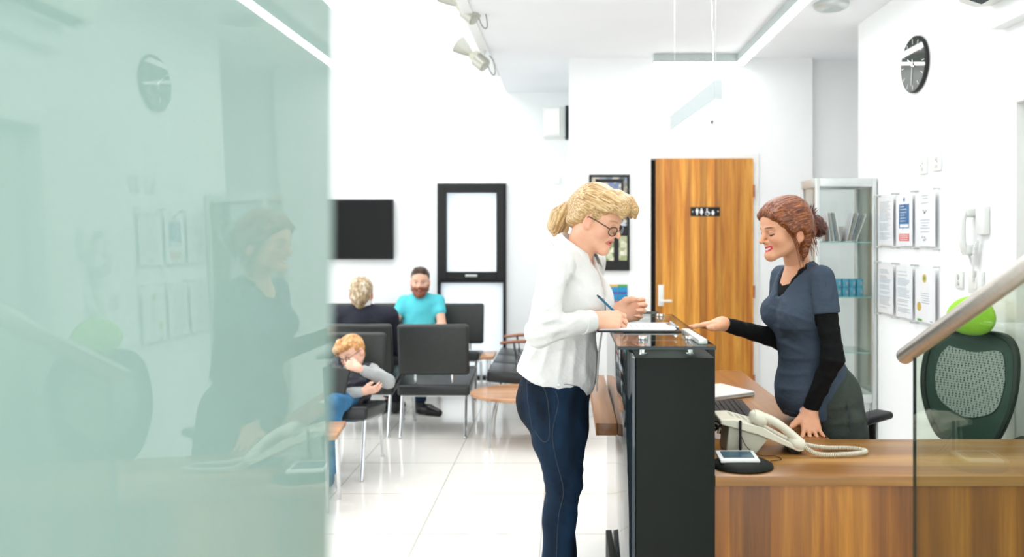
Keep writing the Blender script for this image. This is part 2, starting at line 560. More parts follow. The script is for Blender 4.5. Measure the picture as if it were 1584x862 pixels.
# doorway on the right wall
fr = MB()
fr.b2((RW - 0.02, 3.42 - 0.005, 0), (RW + 0.1, 3.50, 2.13)).b2((RW - 0.02, 2.47, 0), (RW + 0.1, 2.555, 2.13)).b2((RW - 0.02, 2.5551, 2.055), (RW + 0.1, 3.4149, 2.13))
struct(fr.build('trim_2', M['white'], bev=0.006))
d2 = struct(MB().b2((RW + 0.07, 2.555, 0.01), (RW + 0.11, 3.415, 2.055)).build('door_2', M['alu'], bev=0.003))
d2.data.materials[0] = mat('grey_door_paint', rgb(206, 207, 202), 0.45, var=0.02)
# boxed duct above that doorway
struct(MB().b2((1.935, 0.6, 2.41), (RW + 0.004, 3.54, 2.56)).build('trim_3', M['wall'], bev=0.004))
struct(MB().b2((0.03, DW - 0.012, 0), (DX0 - 0.05, DW, 0.09)).build('baseboard_middle', M['white'], bev=0.003))
struct(MB().b2((RW - 0.012, 3.50, 0), (RW, 5.3, 0.09)).build('baseboard_right', M['white'], bev=0.003))
# ------------------------------------------------------------------ foreground glass
TILT = math.radians(1.4)
def panel_x(z):
    return -0.152 - (z - CZ) * math.tan(TILT)
def foreground_panel():
    bm = bmesh.new()
    zs = [0.0, 0.8, 1.2, 1.47, 1.8, 2.3, 2.85]
    rows = []
    for z in zs:
        x = panel_x(z)
        edge_u = 514 + (862 - 431 - 0) * 0 + max(-1, min(1, (z - CZ) / 0.16)) * 5
        Y1 = FPX * (-x) / (U0 - edge_u)
        rows.append([Vector((x, -2.2, z)), Vector((x, Y1, z))])
    # polished face towards the desk, 12 mm thick
    for s_, dx in ((0, 0.0), (1, -0.012)):
        pass
    f = [[bm.verts.new(p) for p in r] for r in rows]
    b = [[bm.verts.new(p + Vector((-0.012, 0, 0))) for p in r] for r in rows]
    for i in range(len(zs) - 1):
        bm.faces.new((f[i][0], f[i + 1][0], f[i + 1][1], f[i][1]))
        bm.faces.new((b[i][0], b[i][1], b[i + 1][1], b[i + 1][0]))
        bm.faces.new((f[i][1], f[i + 1][1], b[i + 1][1], b[i][1]))
        bm.faces.new((f[i][0], b[i][0], b[i + 1][0], f[i + 1][0]))
    bm.faces.new((f[0][0], f[0][1], b[0][1], b[0][0]))
    bm.faces.new((f[-1][0], b[-1][0], b[-1][1], f[-1][1]))
    bmesh.ops.recalc_face_normals(bm, faces=bm.faces)
    me = bpy.data.meshes.new('glass_partition')
    bm.to_mesh(me); bm.free()
    o = finish('glass_partition', me, M['panel'], smooth=20)
    lone(o, 'pale green glass partition with a polished face in the left foreground', 'glass partition')
foreground_panel()

M['glassdark'] = mat('glass_edge_dark', rgb(10, 32, 28), 0.12, var=0.05)
# stair balustrade on the right
GX = 0.93
def rail_z(Y): return 1.144 + (2.12 - Y) * 0.4727
t = thing('stair_balustrade', 'clear greenish glass balustrade under the slanting steel handrail', 'balustrade', (GX, 1.5, 0))
MB().prism([(2.066, 0.0), (2.066, rail_z(2.066) - 0.022), (0.5, rail_z(0.5) - 0.022), (0.5, 0.0)], GX - 0.004, GX + 0.004, lambda a, b, d: (d, a, b)).build('glass_panel', M['glassgreen'], t, smooth=0)
MB().b2((GX - 0.0042, 2.066, 0.0), (GX + 0.0042, 2.068, rail_z(2.066) - 0.022)).build('glass_edge', M['glassdark'], t, smooth=0)
r_ = MB()
r_.tube([(GX, Y, rail_z(Y)) for Y in (2.13, 1.6, 1.1, 0.5)], 0.022, n=28, cap=False)
r_.tube([(GX, Y, rail_z(Y)) for Y in (0.5, 1.1, 1.6, 2.129)], 0.0203, n=28, cap=False)
r_.lathe([(0.0203, 0), (0.022, 0), (0.022, 0.001), (0.0203, 0.001)], (GX, 2.13, rail_z(2.13)), 28, Vector((0, 1, -0.4727)))
r_.build('handrail', M['steel'], t)
MB().lathe([(0.0001, 0), (0.0202, 0), (0.0202, 0.002)], (GX, 2.09, rail_z(2.09)), 24, Vector((0, 1, -0.4727))).build('bore_shade', M['blackmatte'], t)  # black disc painted in for the shade inside the open tube end

# ------------------------------------------------------------------ reception counter
PX0, PX1, PY0, PY1, PZ = 0.21, 0.453, 2.353, 3.80, 1.10
t = thing('reception_counter', 'tall narrow charcoal reception counter wall with a glossy left side', 'counter', (0.33, 3.0, 0))
MB().b2((PX0 + 0.004, PY0, 0.0), (PX1, PY1, PZ), 0.003).build('counter_body', M['charcoal'], t)
MB().b2((PX0 - 0.008, PY0 + 0.004, 0.0), (PX0 + 0.003, PY1, PZ - 0.002), 0.002).build('side_panel', M['glosspanel'], t)
MB().b2((PX0 - 0.035, 2.9, 0.0), (PX0 - 0.009, 3.39, 0.185), 0.002).build('plinth', M['charcoal'], t)
for (x, y) in ((0.24, 2.33 + 0.08), (0.385, 2.33 + 0.08), (0.236, 3.09), (0.378, 3.09)):
    sp = MB()
    sp.lathe([(0.0001, 0), (0.0125, 0), (0.0125, 0.006), (0.011, 0.008), (0.011, 0.037), (0.0001, 0.037)], (x, y, PZ), 20)
    sp.lathe([(0.0001, 0), (0.0155, 0), (0.0155, 0.006), (0.0145, 0.009), (0.0001, 0.009)], (x, y, PZ + 0.051), 24)
    sp.build('standoff', M['chrome'], t)
GZ = PZ + 0.039
gt = MB().b2((0.152, 2.255, GZ), (0.436, 3.18, GZ + 0.01), 0.001).build('glass_shelf', M['glasscounter'], t, smooth=0)
MB().b2((0.152, 2.2535, GZ), (0.436, 2.255, GZ + 0.010)).build('glass_edge', M['glassdark'], gt, smooth=0)
MB().b2((0.436, 2.2535, GZ), (0.4372, 3.18, GZ + 0.010)).build('glass_edge', M['glassdark'], gt, smooth=0)
MB().b2((0.1508, 2.2535, GZ), (0.152, 3.18, GZ + 0.010)).build('glass_edge', M['glassdark'], gt, smooth=0)
GT = GZ + 0.0105
# low timber ledge for visitors
o = MB().b2((0.118, 3.02, 0.692), (PX0 - 0.009, 4.07, 0.74), 0.002).build('timber_ledge', M['wood_top_deep'])
lone(o, 'low walnut ledge fixed to the glossy left side of the counter', 'ledge')

# desk
t = thing('reception_desk', 'walnut L-shaped reception desk with a vertical-grain front panel', 'desk', (1.2, 2.6, 0))
MB().b2((PX1 + 0.001, 2.353, 0.710), (RW - 0.001, 2.784, 0.740), 0.0015).build('desktop', M['wood_top'], t)
MB().b2((PX1 + 0.001, 2.785, 0.710), (0.95, 4.20, 0.740), 0.0015).build('desktop_return', M['wood_top_deep'], t)
fp = MB().b2((PX1 + 0.001, 2.366, 0.0), (RW - 0.002, 2.386, 0.709), 0.001).build('front_panel', M['wood_front'], t)
MB().b2((0.47, 2.80, 0.0), (0.49, 4.15, 0.709)).build('side_panel', M['wood_front'], t)
MB().b2((0.49, 4.13, 0.0), (0.93, 4.15, 0.709)).build('end_panel', M['wood_front'], t)
DT = 0.7405

# clipboard with papers on the glass
cb = thing('clipboard', 'black clipboard with white forms lying on the glass counter shelf', 'clipboard', (0.25, 2.66, GT))
MB().b2((0.105, 2.575, GT), (0.385, 2.79, GT + 0.004), 0.001).build('board', M['blackmatte'], cb)
pp = MB()
for i in range(3):
    pp.box((0.238 + 0.002 * i, 2.685, GT + 0.0055 + 0.0016 * i), (0.255, 0.196, 0.0012), (0, 0, 0.012 * i - 0.01))
pp.build('paper', M['paper'], cb, smooth=0)
MB().b2((0.352, 2.62, GT + 0.0095), (0.384, 2.74, GT + 0.013), 0.001).cyl((0.372, 2.62, GT + 0.016), (0.372, 2.74, GT + 0.016), 0.005).build('clip', M['chrome'], cb)
ln = MB()
for i in range(9):
    ln.b2((0.14 + 0.021 * i, 2.61, GT + 0.0098), (0.1425 + 0.021 * i, 2.61 + random.uniform(0.09, 0.15), GT + 0.0101))
ln.build('print', M['ink'], cb, smooth=0)
o = MB().box((0.400, 2.425, GT + 0.008), (0.026, 0.27, 0.014), (0, 0, 0.04), 0.002).build('metal_ruler', M['alu'])
lone(o, 'flat silver metal bar along the right edge of the glass counter shelf', 'metal bar')

# ------------------------------------------------------------------ desk items
# telephone (faces the receptionist; the handset lies on its near side)
Yn, Yf = 2.575, 2.715
def pz(u, v, Y=2.60):
    p = W(u, v, Y); return (p.x, p.z)
t = thing('desk_telephone', 'cream desk telephone with handset on the walnut desk', 'telephone', (0.66, 2.67, DT))
xz = lambda a, b, d: (a, d, b)
plate = [(0.515, 0.858), (0.515, 0.843), (0.64, 0.808), (0.775, 0.752), (0.795, 0.757), (0.70, 0.808), (0.66, 0.832), (0.56, 0.860)]
MB().prism(plate, Yn, Yf, xz).build('keypad_housing', M['cream'], t, bev=0.004)
MB().prism([(0.545, 0.834), (0.66, 0.800), (0.675, 0.79), (0.635, DT + 0.001), (0.535, DT + 0.001)], Yn + 0.012, Yf - 0.012, xz).build('stand', M['creamdark'], t, bev=0.004)
MB().prism([(0.72, 0.779), (0.79, 0.752), (0.79, DT + 0.001), (0.755, DT + 0.001)], Yn + 0.02, Yf - 0.02, xz).build('foot', M['blackmatte'], t, bev=0.002)
bt = MB()
for i in range(4):
    for j in range(3):
        x = 0.565 + i * 0.022
        bt.box((x, 2.635 + j * 0.022, 0.8595 - 0.28 * (x - 0.56)), (0.013, 0.013, 0.004), (0, 0.28, 0), 0.001)
bt.build('keys', M['creamdark'], t)
hs = MB()
hpts = []
for i in range(15):
    q = i / 14
    x = 0.628 + q * 0.158
    z = 0.872 - q * 0.098 + 0.020 * math.sin(q * PI)
    hpts.append((x, Yn + 0.022, z))
hs.tube(hpts, [0.019 + 0.006 * (abs(2 * i / 14 - 1) ** 3) for i in range(15)], n=14, flat=0.75)
hs.sph((0.645, Yn + 0.022, 0.860), (0.034, 0.029, 0.025), 18, (0, 0.56, 0))
hs.sph((0.772, Yn + 0.022, 0.777), (0.034, 0.029, 0.024), 18, (0, 0.56, 0))
hs.build('handset', M['cream'], t)
cdp = []
path = [Vector((0.79, Yn + 0.012, 0.772)), Vector((0.83, Yn - 0.02, 0.752)), Vector((0.92, Yn - 0.02, 0.751)), Vector((0.99, Yn + 0.0, 0.751)), Vector((1.0, Yn + 0.03, 0.751)),
        Vector((0.96, Yn + 0.055, 0.751)), Vector((0.88, Yn + 0.055, 0.752)), Vector((0.80, Yn + 0.05, 0.765))]
def catmull(P, n):
    out = []
    Q = [P[0]] + list(P) + [P[-1]]
    for i in range(1, len(Q) - 2):
        for k in range(n):
            t_ = k / n
            a, b, c, d = Q[i - 1], Q[i], Q[i + 1], Q[i + 2]
            out.append(0.5 * ((2 * b) + (c - a) * t_ + (2 * a - 5 * b + 4 * c - d) * t_ ** 2 + (3 * b - a - 3 * c + d) * t_ ** 3))
    out.append(Vector(P[-1]))
    return out
def coil(P, r, pitch, wire, seg=10):
    L = catmull(P, 24)
    out = []; ang = 0.0
    res = []
    for a, b in zip(L, L[1:]):
        d = (b - a); n = max(1, int(d.length / (pitch / seg)))
        for k in range(n):
            res.append((a + d * k / n, d.normalized()))
    for i, (p, d) in enumerate(res):
        up = Vector((0, 0, 1)) if abs(d.z) < 0.9 else Vector((1, 0, 0))
        x = up.cross(d).normalized(); y = d.cross(x)
        an = 2 * PI * i / seg
        out.append(p + x * math.cos(an) * r + y * math.sin(an) * r)
    mb = MB(); mb.tube(out, wire, n=5)
    return mb
coil(path, 0.0055, 0.0052, 0.0021).build('coiled_cord', M['cream'], t)
# signature pad
t = thing('signature_pad', 'oval black signature pad with a white-framed screen at the desk front edge', 'signature pad', (0.555, 2.46, DT))
MB().lathe([(0.0001, 0), (0.094, 0), (0.098, 0.004), (0.094, 0.012), (0.07, 0.022), (0.0001, 0.024)], (0.558, 2.452, DT), 40, sc=(1, 0.82)).build('base', M['charcoal'], t, smooth=60)
MB().box((0.545, 2.465, DT + 0.028), (0.125, 0.096, 0.010), (0.06, 0, 0), 0.004).build('frame', M['whiteplastic'], t)
MB().box((0.545, 2.467, DT + 0.0335), (0.098, 0.060, 0.002), (0.06, 0, 0)).build('screen', mat('dull_blue_screen', rgb(70, 98, 112), 0.12, var=0.1), t)
pn = thing('stylus', 'black stylus standing upright in its holder behind the signature pad', 'stylus', (0.575, 2.555, DT))
MB().cyl((0.575, 2.555, DT), (0.575, 2.555, DT + 0.01), 0.014).build('holder', M['blackmatte'], pn)
b = MB().cyl((0.575, 2.555, DT + 0.01), (0.575, 2.555, DT + 0.115), 0.0042, 0.005, 12).sph((0.575, 2.555, DT + 0.116), 0.0055, 10)
for k in range(5):
    b.cyl((0.575, 2.555, DT + 0.03 + k * 0.006), (0.575, 2.555, DT + 0.033 + k * 0.006), 0.0056)
b.build('barrel', M['blackmatte'], pn)
o = MB().tube(catmull([Vector((0.575, 2.56, DT + 0.08)), Vector((0.60, 2.57, DT + 0.03)), Vector((0.64, 2.565, DT + 0.004)), Vector((0.69, 2.56, DT + 0.003)), Vector((0.70, 2.52, DT + 0.003)), Vector((0.66, 2.50, DT + 0.004))], 8), 0.0013, n=6).build('stylus_cord', M['blackmatte'], pn)
# keyboard
t = thing('keyboard', 'black computer keyboard lying along the desk behind the telephone', 'keyboard', (0.63, 3.09, DT))
KR = Matrix.Translation((0.672, 3.10, DT + 0.004)) @ Matrix.Rotation(-0.08, 4, 'Y') @ Matrix.Rotation(-0.04, 4, 'Z')
MB().box((0, 0, 0.012), (0.15, 0.44, 0.016), None, 0.004, M=KR).build('case', M['blackmatte'], t)
kk = MB()
for i in range(6):
    for j in range(22):
        kk.box((-0.058 + i * 0.0203, -0.205 + j * 0.0195, 0.0215), (0.0175, 0.0150, 0.005), None, 0.002, 1, M=KR)
kk.build('keys', M['black'], t)
# white laptop
t = thing('laptop', 'closed white laptop on the far part of the desk', 'laptop', (0.66, 3.5, DT))
LR = Matrix.Translation((0.665, 3.545, DT)) @ Matrix.Rotation(0.52, 4, 'Z')
MB().box((0, 0, 0.008), (0.32, 0.23, 0.012), None, 0.004, M=LR).build('base', M['alu'], t)
MB().box((0, 0, 0.0185), (0.32, 0.23, 0.008), None, 0.003, M=LR).build('lid', M['whiteplastic'], t)
# monitor seen edge-on behind the counter wall
t = thing('computer_monitor', 'black computer monitor seen edge-on behind the charcoal counter', 'monitor', (0.52, 3.05, DT))
MB().b2((0.518, 2.84, DT + 0.05), (0.548, 3.32, DT + 0.33), 0.006).build('screen_housing', M['blackmatte'], t)
MB().b2((0.548, 2.86, DT + 0.07), (0.5495, 3.30, DT + 0.31)).build('screen', M['blackgloss'], t)
MB().b2((0.50, 3.04, DT + 0.012), (0.519, 3.12, DT + 0.2), 0.004).b2((0.475, 2.97, DT), (0.585, 3.19, DT + 0.012), 0.004).build('stand', M['black'], t)
# cable tangle
rr = random.Random(5)
cb_ = thing('cable_bundle', 'tangle of black cables between the counter and the telephone', 'cables', (0.53, 2.76, DT))
for k in range(7):
    P = []
    for i in range(9):
        a = i * 1.1 + k
        P.append(Vector((0.525 + 0.03 * math.cos(a) + rr.uniform(-.012, .012), 2.81 + 0.035 * math.sin(a * 0.8) + rr.uniform(-.01, .01), DT + 0.012 + 0.05 * abs(math.sin(a * 0.7 + k)) + rr.uniform(0, .02))))
    MB().tube(catmull(P, 6), 0.0032, n=7).build('cable', M['cream'] if k == 2 else M['blackmatte'], cb_)

# ------------------------------------------------------------------ office chair (behind the desk)
def office_chair():
    cx, cy = 1.605, 3.30
    a = math.radians(219)                      # facing towards the desk corner and the camera
    t = thing('office_chair', 'green and black mesh office chair with a lime headrest behind the desk', 'office chair', (cx, cy, 0), a)
    R = TM[t.name]                             # local +X is forwards
    def B(f):
        mb = MB(); f(mb); bmesh.ops.transform(mb.bm, matrix=R, verts=mb.bm.verts); return mb
    # backrest outline in (y, z), leaning; curved
    half = [(0.0, 1.045), (0.09, 1.045), (0.15, 1.03), (0.19, 0.98), (0.205, 0.90), (0.205, 0.80), (0.185, 0.70), (0.145, 0.60), (0.10, 0.55), (0.0, 0.545)]
    out = [(y, z) for y, z in half] + [(-y, z) for y, z in half[::-1][1:-1]]
    outc = []
    P = [Vector((y, z, 0)) for y, z in out]
    P = P + [P[0]]
    outc = [(p.x, p.y) for p in catmull(P, 4)][:-1]
    inn = [(y * 0.90, 0.80 + (z - 0.80) * 0.92) for y, z in outc]
    def bx(y, z, d): return Vector((-0.235 - 0.16 * (z - 0.55) + 0.9 * y * y + 0.05 * math.cos((z - 0.66) * 6) * 0.3 + d, y, z))
    B(lambda mb: mb.ring_slab(outc, inn, -0.018, 0.018, lambda a_, b_, d: bx(a_, b_, d))).build('back_frame', mat('dark_green_frame', rgb(28, 46, 39), 0.45, var=0.05), t, bev=0.004)
    # mesh web: closed fine weave sheet between the frame, with a lighter lumbar area
    def sheet(mb, ol, d, th):
        n = len(ol)
        for off in (d, d - th):
            cy_ = sum(p[0] for p in ol) / n; cz_ = sum(p[1] for p in ol) / n
            prev = None
            for s in (1.0, 0.75, 0.5, 0.25):
                ring = [mb.bm.verts.new(bx(cy_ + (y - cy_) * s, cz_ + (z - cz_) * s, off)) for y, z in ol]
                if prev:
                    for k in range(n):
                        mb.bm.faces.new((prev[k], prev[(k + 1) % n], ring[(k + 1) % n], ring[k]))
                prev = ring
            mb.bm.faces.new(prev)
    B(lambda mb: sheet(mb, [(y * 0.92, 0.80 + (z - 0.80) * 0.94) for y, z in outc], 0.006, 0.003)).build('mesh_web', M['meshdark'], t)
    lum = [(y * 0.80, 0.82 + (z - 0.82) * 0.88) for y, z in [(-0.12, 0.985), (0.0, 0.965), (0.12, 0.985), (0.155, 0.93), (0.165, 0.82), (0.13, 0.70), (0.02, 0.645), (-0.06, 0.66), (-0.14, 0.72), (-0.165, 0.82), (-0.155, 0.93)]]
    lum = [(p.x, p.y) for p in catmull([Vector((y * 1.12, z, 0)) for y, z in lum + lum[:1]], 4)][:-1]
    B(lambda mb: sheet(mb, lum, 0.010, 0.003)).build('lumbar_mesh', M['meshlight'], t)
    # headrest: rounded cushion, post behind it
    hr = MB()
    hr.sph((0, 0, 0), (0.034, 0.108, 0.088), 28)
    for v in hr.bm.verts:
        v.co.z += 0.012 * math.cos(v.co.y * 12)
        v.co.x += 1.2 * v.co.y ** 2
    bmesh.ops.transform(hr.bm, matrix=R @ Matrix.Translation((-0.275, 0, 1.10)) @ Matrix.Rotation(-0.12, 4, 'Y'), verts=hr.bm.verts)
    hr.build('headrest', mat('lime_fabric', rgb(146, 204, 44), 0.75, var=0.06, vscale=60, sheen=0.3, bump=0.1, bscale=300), t, smooth=80)
    B(lambda mb: mb.tube([(-0.33, 0, 0.98), (-0.355, 0, 1.05), (-0.345, 0, 1.12), (-0.318, 0, 1.19)], 0.02, n=10, flat=0.5)).build('headrest_post', M['black'], t)
    B(lambda mb: mb.tube([(-0.06, 0, 0.42), (-0.25, 0, 0.43), (-0.31, 0, 0.56), (-0.32, 0, 0.80), (-0.33, 0, 1.0)], [0.03, 0.03, 0.028, 0.022, 0.018], n=10)).build('back_bracket', M['black'], t)
    def seat(mb):
        mb.box((0.02, 0, 0.475), (0.48, 0.50, 0.075), None, 0.03, 4)
    B(seat).build('seat', M['meshdark'], t)
    for s in (-1, 1):
        B(lambda mb: mb.tube([(0.0, s * 0.25, 0.44), (0.0, s * 0.31, 0.45), (0.02, s * 0.31, 0.56), (0.02, s * 0.31, 0.62)], [0.02, 0.02, 0.026, 0.03], n=10, flat=0.6).box((0.04, s * 0.31, 0.645), (0.27, 0.09, 0.035), None, 0.016, 4)).build('armrest', M['black'], t)
    B(lambda mb: mb.cyl((0, 0, 0.10), (0, 0, 0.44), 0.028)).build('gas_column', M['black'], t)
    for k in range(5):
        a_ = 2 * PI * k / 5
        c, s = math.cos(a_), math.sin(a_)
        leg = B(lambda mb: mb.tube([(0, 0, 0.12), (0.16 * c, 0.16 * s, 0.10), (0.29 * c, 0.29 * s, 0.075)], [0.026, 0.022, 0.016], n=8))
        lo = leg.build('leg', M['black'], t)
        B(lambda mb: mb.cyl((0.29 * c - 0.012 * s, 0.29 * s + 0.012 * c, 0.028), (0.29 * c + 0.012 * s, 0.29 * s - 0.012 * c, 0.028), 0.028)).build('caster', M['blackmatte'], lo)
def mesh_mat(name, c1, c2, scale):
    m, n, l, p = nt_new(name)
    tc = n.new('ShaderNodeTexCoord')
    ck = n.new('ShaderNodeTexVoronoi'); ck.inputs['Scale'].default_value = scale; ck.inputs['Randomness'].default_value = 0.15
    l.new(tc.outputs['Object'], ck.inputs['Vector'])
    cr = n.new('ShaderNodeValToRGB')
    cr.color_ramp.elements[0].position, cr.color_ramp.elements[0].color = 0.25, c2
    cr.color_ramp.elements[1].position, cr.color_ramp.elements[1].color = 0.5, c1
    l.new(ck.outputs['Distance'], cr.inputs[0]); l.new(cr.outputs[0], p.inputs['Base Color'])
    p.inputs['Roughness'].default_value = 0.6
    return m
M['meshdark'] = mesh_mat('dark_green_mesh', rgb(46, 74, 64), rgb(34, 58, 49), 260)
M['meshlight'] = mesh_mat('grey_green_mesh', rgb(156, 168, 162), rgb(58, 72, 66), 95)
office_chair()

# ------------------------------------------------------------------ waiting-room chairs
def side_tube(pts, x, mb, r=0.0115):
    mb.tube(catmull([Vector((x, a, b)) for a, b in pts], 5), r, n=10)
def waiting_chair(name, label, loc, rz, group, wide=0.53):
    """local: faces +Y; seat and back slabs on a chrome frame"""
    t = thing(name, label, 'chair', loc, rz, group)
    R = TM[t.name]
    def fin(mb, nm, m, par=t, **k):
        bmesh.ops.transform(mb.bm, matrix=R, verts=mb.bm.verts); return mb.build(nm, m, par, **k)
    w = wide
    fin(MB().box((0, 0.0, 0.372), (w, 0.50, 0.085), (0.13, 0, 0), 0.022, 4), 'seat', M['leatherseat'])
    bk = MB(); bk.box((0, 0, 0), (w - 0.01, 0.055, 0.38), None, 0.024, 4)
    bmesh.ops.transform(bk.bm, matrix=Matrix.Translation((0, -0.235, 0.640)) @ Matrix.Rotation(0.16, 4, 'X'), verts=bk.bm.verts)
    fin(bk, 'backrest', M['leather'])
    for s in (-1, 1):
        x = s * (w / 2 - 0.03)
        lg = MB(); side_tube([(-0.27, 0.0), (-0.225, 0.17), (-0.20, 0.295)], x, lg); lg.sph((x, -0.27, 0.008), (0.014, 0.014, 0.008)); fin(lg, 'leg', M['chrome'])
        lg = MB(); side_tube([(0.26, 0.0), (0.215, 0.2), (0.19, 0.345)], x, lg); lg.sph((x, 0.26, 0.008), (0.014, 0.014, 0.008)); fin(lg, 'leg', M['chrome'])
    f = MB()
    for s in (-1, 1):
        side_tube([(-0.20, 0.295), (0.0, 0.318), (0.19, 0.345)], s * (w / 2 - 0.03), f)
        side_tube([(-0.04, 0.33), (-0.19, 0.36), (-0.215, 0.46), (-0.232, 0.58)], s * (w / 2 - 0.13), f, 0.009)
    f.tube([(-w / 2 + .03, -0.2, 0.298), (w / 2 - .03, -0.2, 0.298)], 0.010, n=8).tube([(-w / 2 + .03, 0.19, 0.348), (w / 2 - .03, 0.19, 0.348)], 0.010, n=8)
    fin(f, 'frame', M['chrome'])
    return t
GC = 'black waiting room chairs on chrome legs'
ch = waiting_chair('waiting_chair', 'empty black padded chair with its back to the camera, centre of the waiting room', (-0.965, 5.90, 0), 0, GC)
dup(ch, (-1.53, 5.93, 0), 0, 'black padded chair carrying the grey-haired man in a dark jacket')
dup(ch, (-1.035, 7.12, 0), PI, 'black padded chair by the window, right of the bearded man')
dup(ch, (-1.575, 7.12, 0), PI, 'black padded chair carrying the bearded man in a turquoise shirt')
dup(ch, (-2.115, 7.12, 0), PI, 'black padded chair against the wall under the television')
dup(ch, (-1.455, 4.90, 0), PI, 'black padded chair carrying the boy, beside the low side table')

# three-seat bench with timber arms, its long side running away from the camera
t = thing('bench', 'dark three-seat bench with timber arms beside the oval coffee table', 'bench', (-0.32, 6.48, 0))
for i in range(3):
    MB().box((-0.34, 6.075 + i * 0.41, 0.385), (0.52, 0.40, 0.09), (0, 0.08, 0), 0.02, 3).build('seat', M['leatherseat'], t)
    MB().box((-0.06, 6.075 + i * 0.41, 0.62), (0.06, 0.40, 0.36), (0, 0.15, 0), 0.02, 3).build('backrest', M['leather'], t)
for y in (6.28, 6.69):
    MB().tube([(-0.53, y, 0.60), (-0.4, y, 0.615), (-0.08, y, 0.62)], [0.016, 0.02, 0.02], n=8, flat=0.7).build('arm', M['wood_arm'], t)
    MB().tube([(-0.42, y, 0.605), (-0.38, y, 0.34)], 0.010, n=8).build('arm_post', M['chrome'], t)
for y in (5.98, 6.95):
    for x0, x1 in ((-0.50, -0.56), (-0.16, -0.10)):
        MB().tube([(x0, y, 0.335), ((x0 + x1) / 2, y, 0.18), (x1, y, 0.0)], 0.012, n=8).build('leg', M['chrome'], t)
MB().tube([(-0.50, 5.9, 0.328), (-0.50, 7.05, 0.328)], 0.012, n=8).tube([(-0.16, 5.9, 0.328), (-0.16, 7.05, 0.328)], 0.012, n=8).build('rail', M['chrome'], t)
# small corner table between the chairs and the bench
t = thing('corner_table', 'small wooden corner table between the window chairs and the bench', 'table', (-0.70, 6.95, 0))
MB().box((-0.69, 6.95, 0.40), (0.12, 0.36, 0.025), None, 0.006).build('tabletop', M['wood_table'], t)
for y in (6.82, 7.08):
    MB().cyl((-0.69, y, 0), (-0.69, y, 0.388), 0.010).build('leg', M['chrome'], t)
# oval coffee table
TX, TY = -0.24, 5.53
t = thing('coffee_table', 'low oval wooden coffee table on chrome legs in the waiting room', 'table', (TX, TY, 0))
MB().lathe([(0.0001, 0), (0.43, 0), (0.44, 0.006), (0.44, 0.022), (0.432, 0.028), (0.0001, 0.028)], (TX, TY, 0.335), 56, sc=(1, 0.66)).build('tabletop', M['wood_table'], t)
for sx in (-1, 1):
    for sy in (-1, 1):
        MB().tube([(TX + sx * 0.24, TY + sy * 0.12, 0.335), (TX + sx * 0.28, TY + sy * 0.14, 0.18), (TX + sx * 0.29, TY + sy * 0.15, 0)], 0.011, n=10).build('leg', M['chrome'], t)
# low table at the partition edge
t = thing('side_table', 'low wooden side table at the glass partition edge beside the boy', 'table', (-1.45, 4.22, 0))
MB().box((-1.455, 4.22, 0.405), (0.46, 0.32, 0.028), (0, 0, 0.12), 0.006).build('tabletop', M['wood_table'], t)
for sx in (-1, 1):
    for sy in (-1, 1):
        MB().cyl((-1.455 + sx * 0.19, 4.22 + sy * 0.11, 0), (-1.455 + sx * 0.18, 4.22 + sy * 0.10, 0.392), 0.012).build('leg', M['chrome'], t)

# ------------------------------------------------------------------ walls: television, poster frame, leaflets
t = thing('television', 'black flat television on the wall above the grey-haired man', 'television', (-2.24, WW, 1.236))
MB().b2((-2.77, WW - 0.07, 1.236), (-1.725, WW - 0.012, 1.834), 0.006).build('bezel', M['black'], t)
MB().b2((-2.755, WW - 0.0715, 1.25), (-1.738, WW - 0.069, 1.822)).build('screen', M['blackgloss'], t)
t = thing('poster_frame', 'black multi-window picture frame on the wall behind the blonde woman', 'picture frame', (0.352, DW, 1.19))
x0, x1, z0, z1 = 0.19, 0.518, 1.19, 1.965
f = MB(); rect_frame(f, x0, x1, z0, z1, 0.018, DW - 0.03, DW, 0.07); f.b2((x0, DW - 0.012, z0), (x1, DW, z1)); f.b2((x0, DW - 0.028, 1.48), (x1, DW - 0.01, 1.53)).b2((x0 + 0.2, DW - 0.028, z0), (x0 + 0.235, DW - 0.01, 1.50)); f.build('frame', M['black'], t, bev=0.002)
def picture(nm, lo, hi, cols, scale):
    m, n, l, p = nt_new(nm)
    tc = n.new('ShaderNodeTexCoord'); v = n.new('ShaderNodeTexVoronoi'); v.inputs['Scale'].default_value = scale
    l.new(tc.outputs['Object'], v.inputs['Vector'])
    cr = n.new('ShaderNodeValToRGB'); cr.color_ramp.interpolation = 'EASE'
    e = cr.color_ramp.elements
    e[0].color, e[1].color = cols[0], cols[-1]
    for i, c in enumerate(cols[1:-1]):
        q = e.new((i + 1) / (len(cols) - 1)); q.color = c
    l.new(v.outputs['Color'], cr.inputs[0]); l.new(cr.outputs[0], p.inputs['Base Color'])
    p.inputs['Roughness'].default_value = 0.15
    return MB().b2(lo, hi).build('picture', m, t, smooth=0)
picture('photo_print_upper', (x0 + .02, DW - 0.016, 1.55), (x1 - .02, DW - 0.0125, z1 - .02), [rgb(200, 210, 215), rgb(120, 140, 160), rgb(60, 70, 70), rgb(190, 180, 150), rgb(220, 222, 220)], 22)
MB().b2((x0 + 0.05, DW - 0.022, 1.70), (x1 - 0.05, DW - 0.0165, 1.93)).build('mount', M['black'], t)
picture('photo_print_middle', (x0 + .07, DW - 0.026, 1.74), (x1 - .07, DW - 0.0203, 1.90), [rgb(170, 190, 200), rgb(90, 110, 150), rgb(200, 190, 160), rgb(60, 90, 60)], 30)
picture('photo_print_lower', (x0 + .03, DW - 0.016, 1.27), (x0 + .2, DW - 0.0125, 1.47), [rgb(190, 195, 130), rgb(220, 220, 190), rgb(120, 140, 80), rgb(230, 225, 210)], 26)
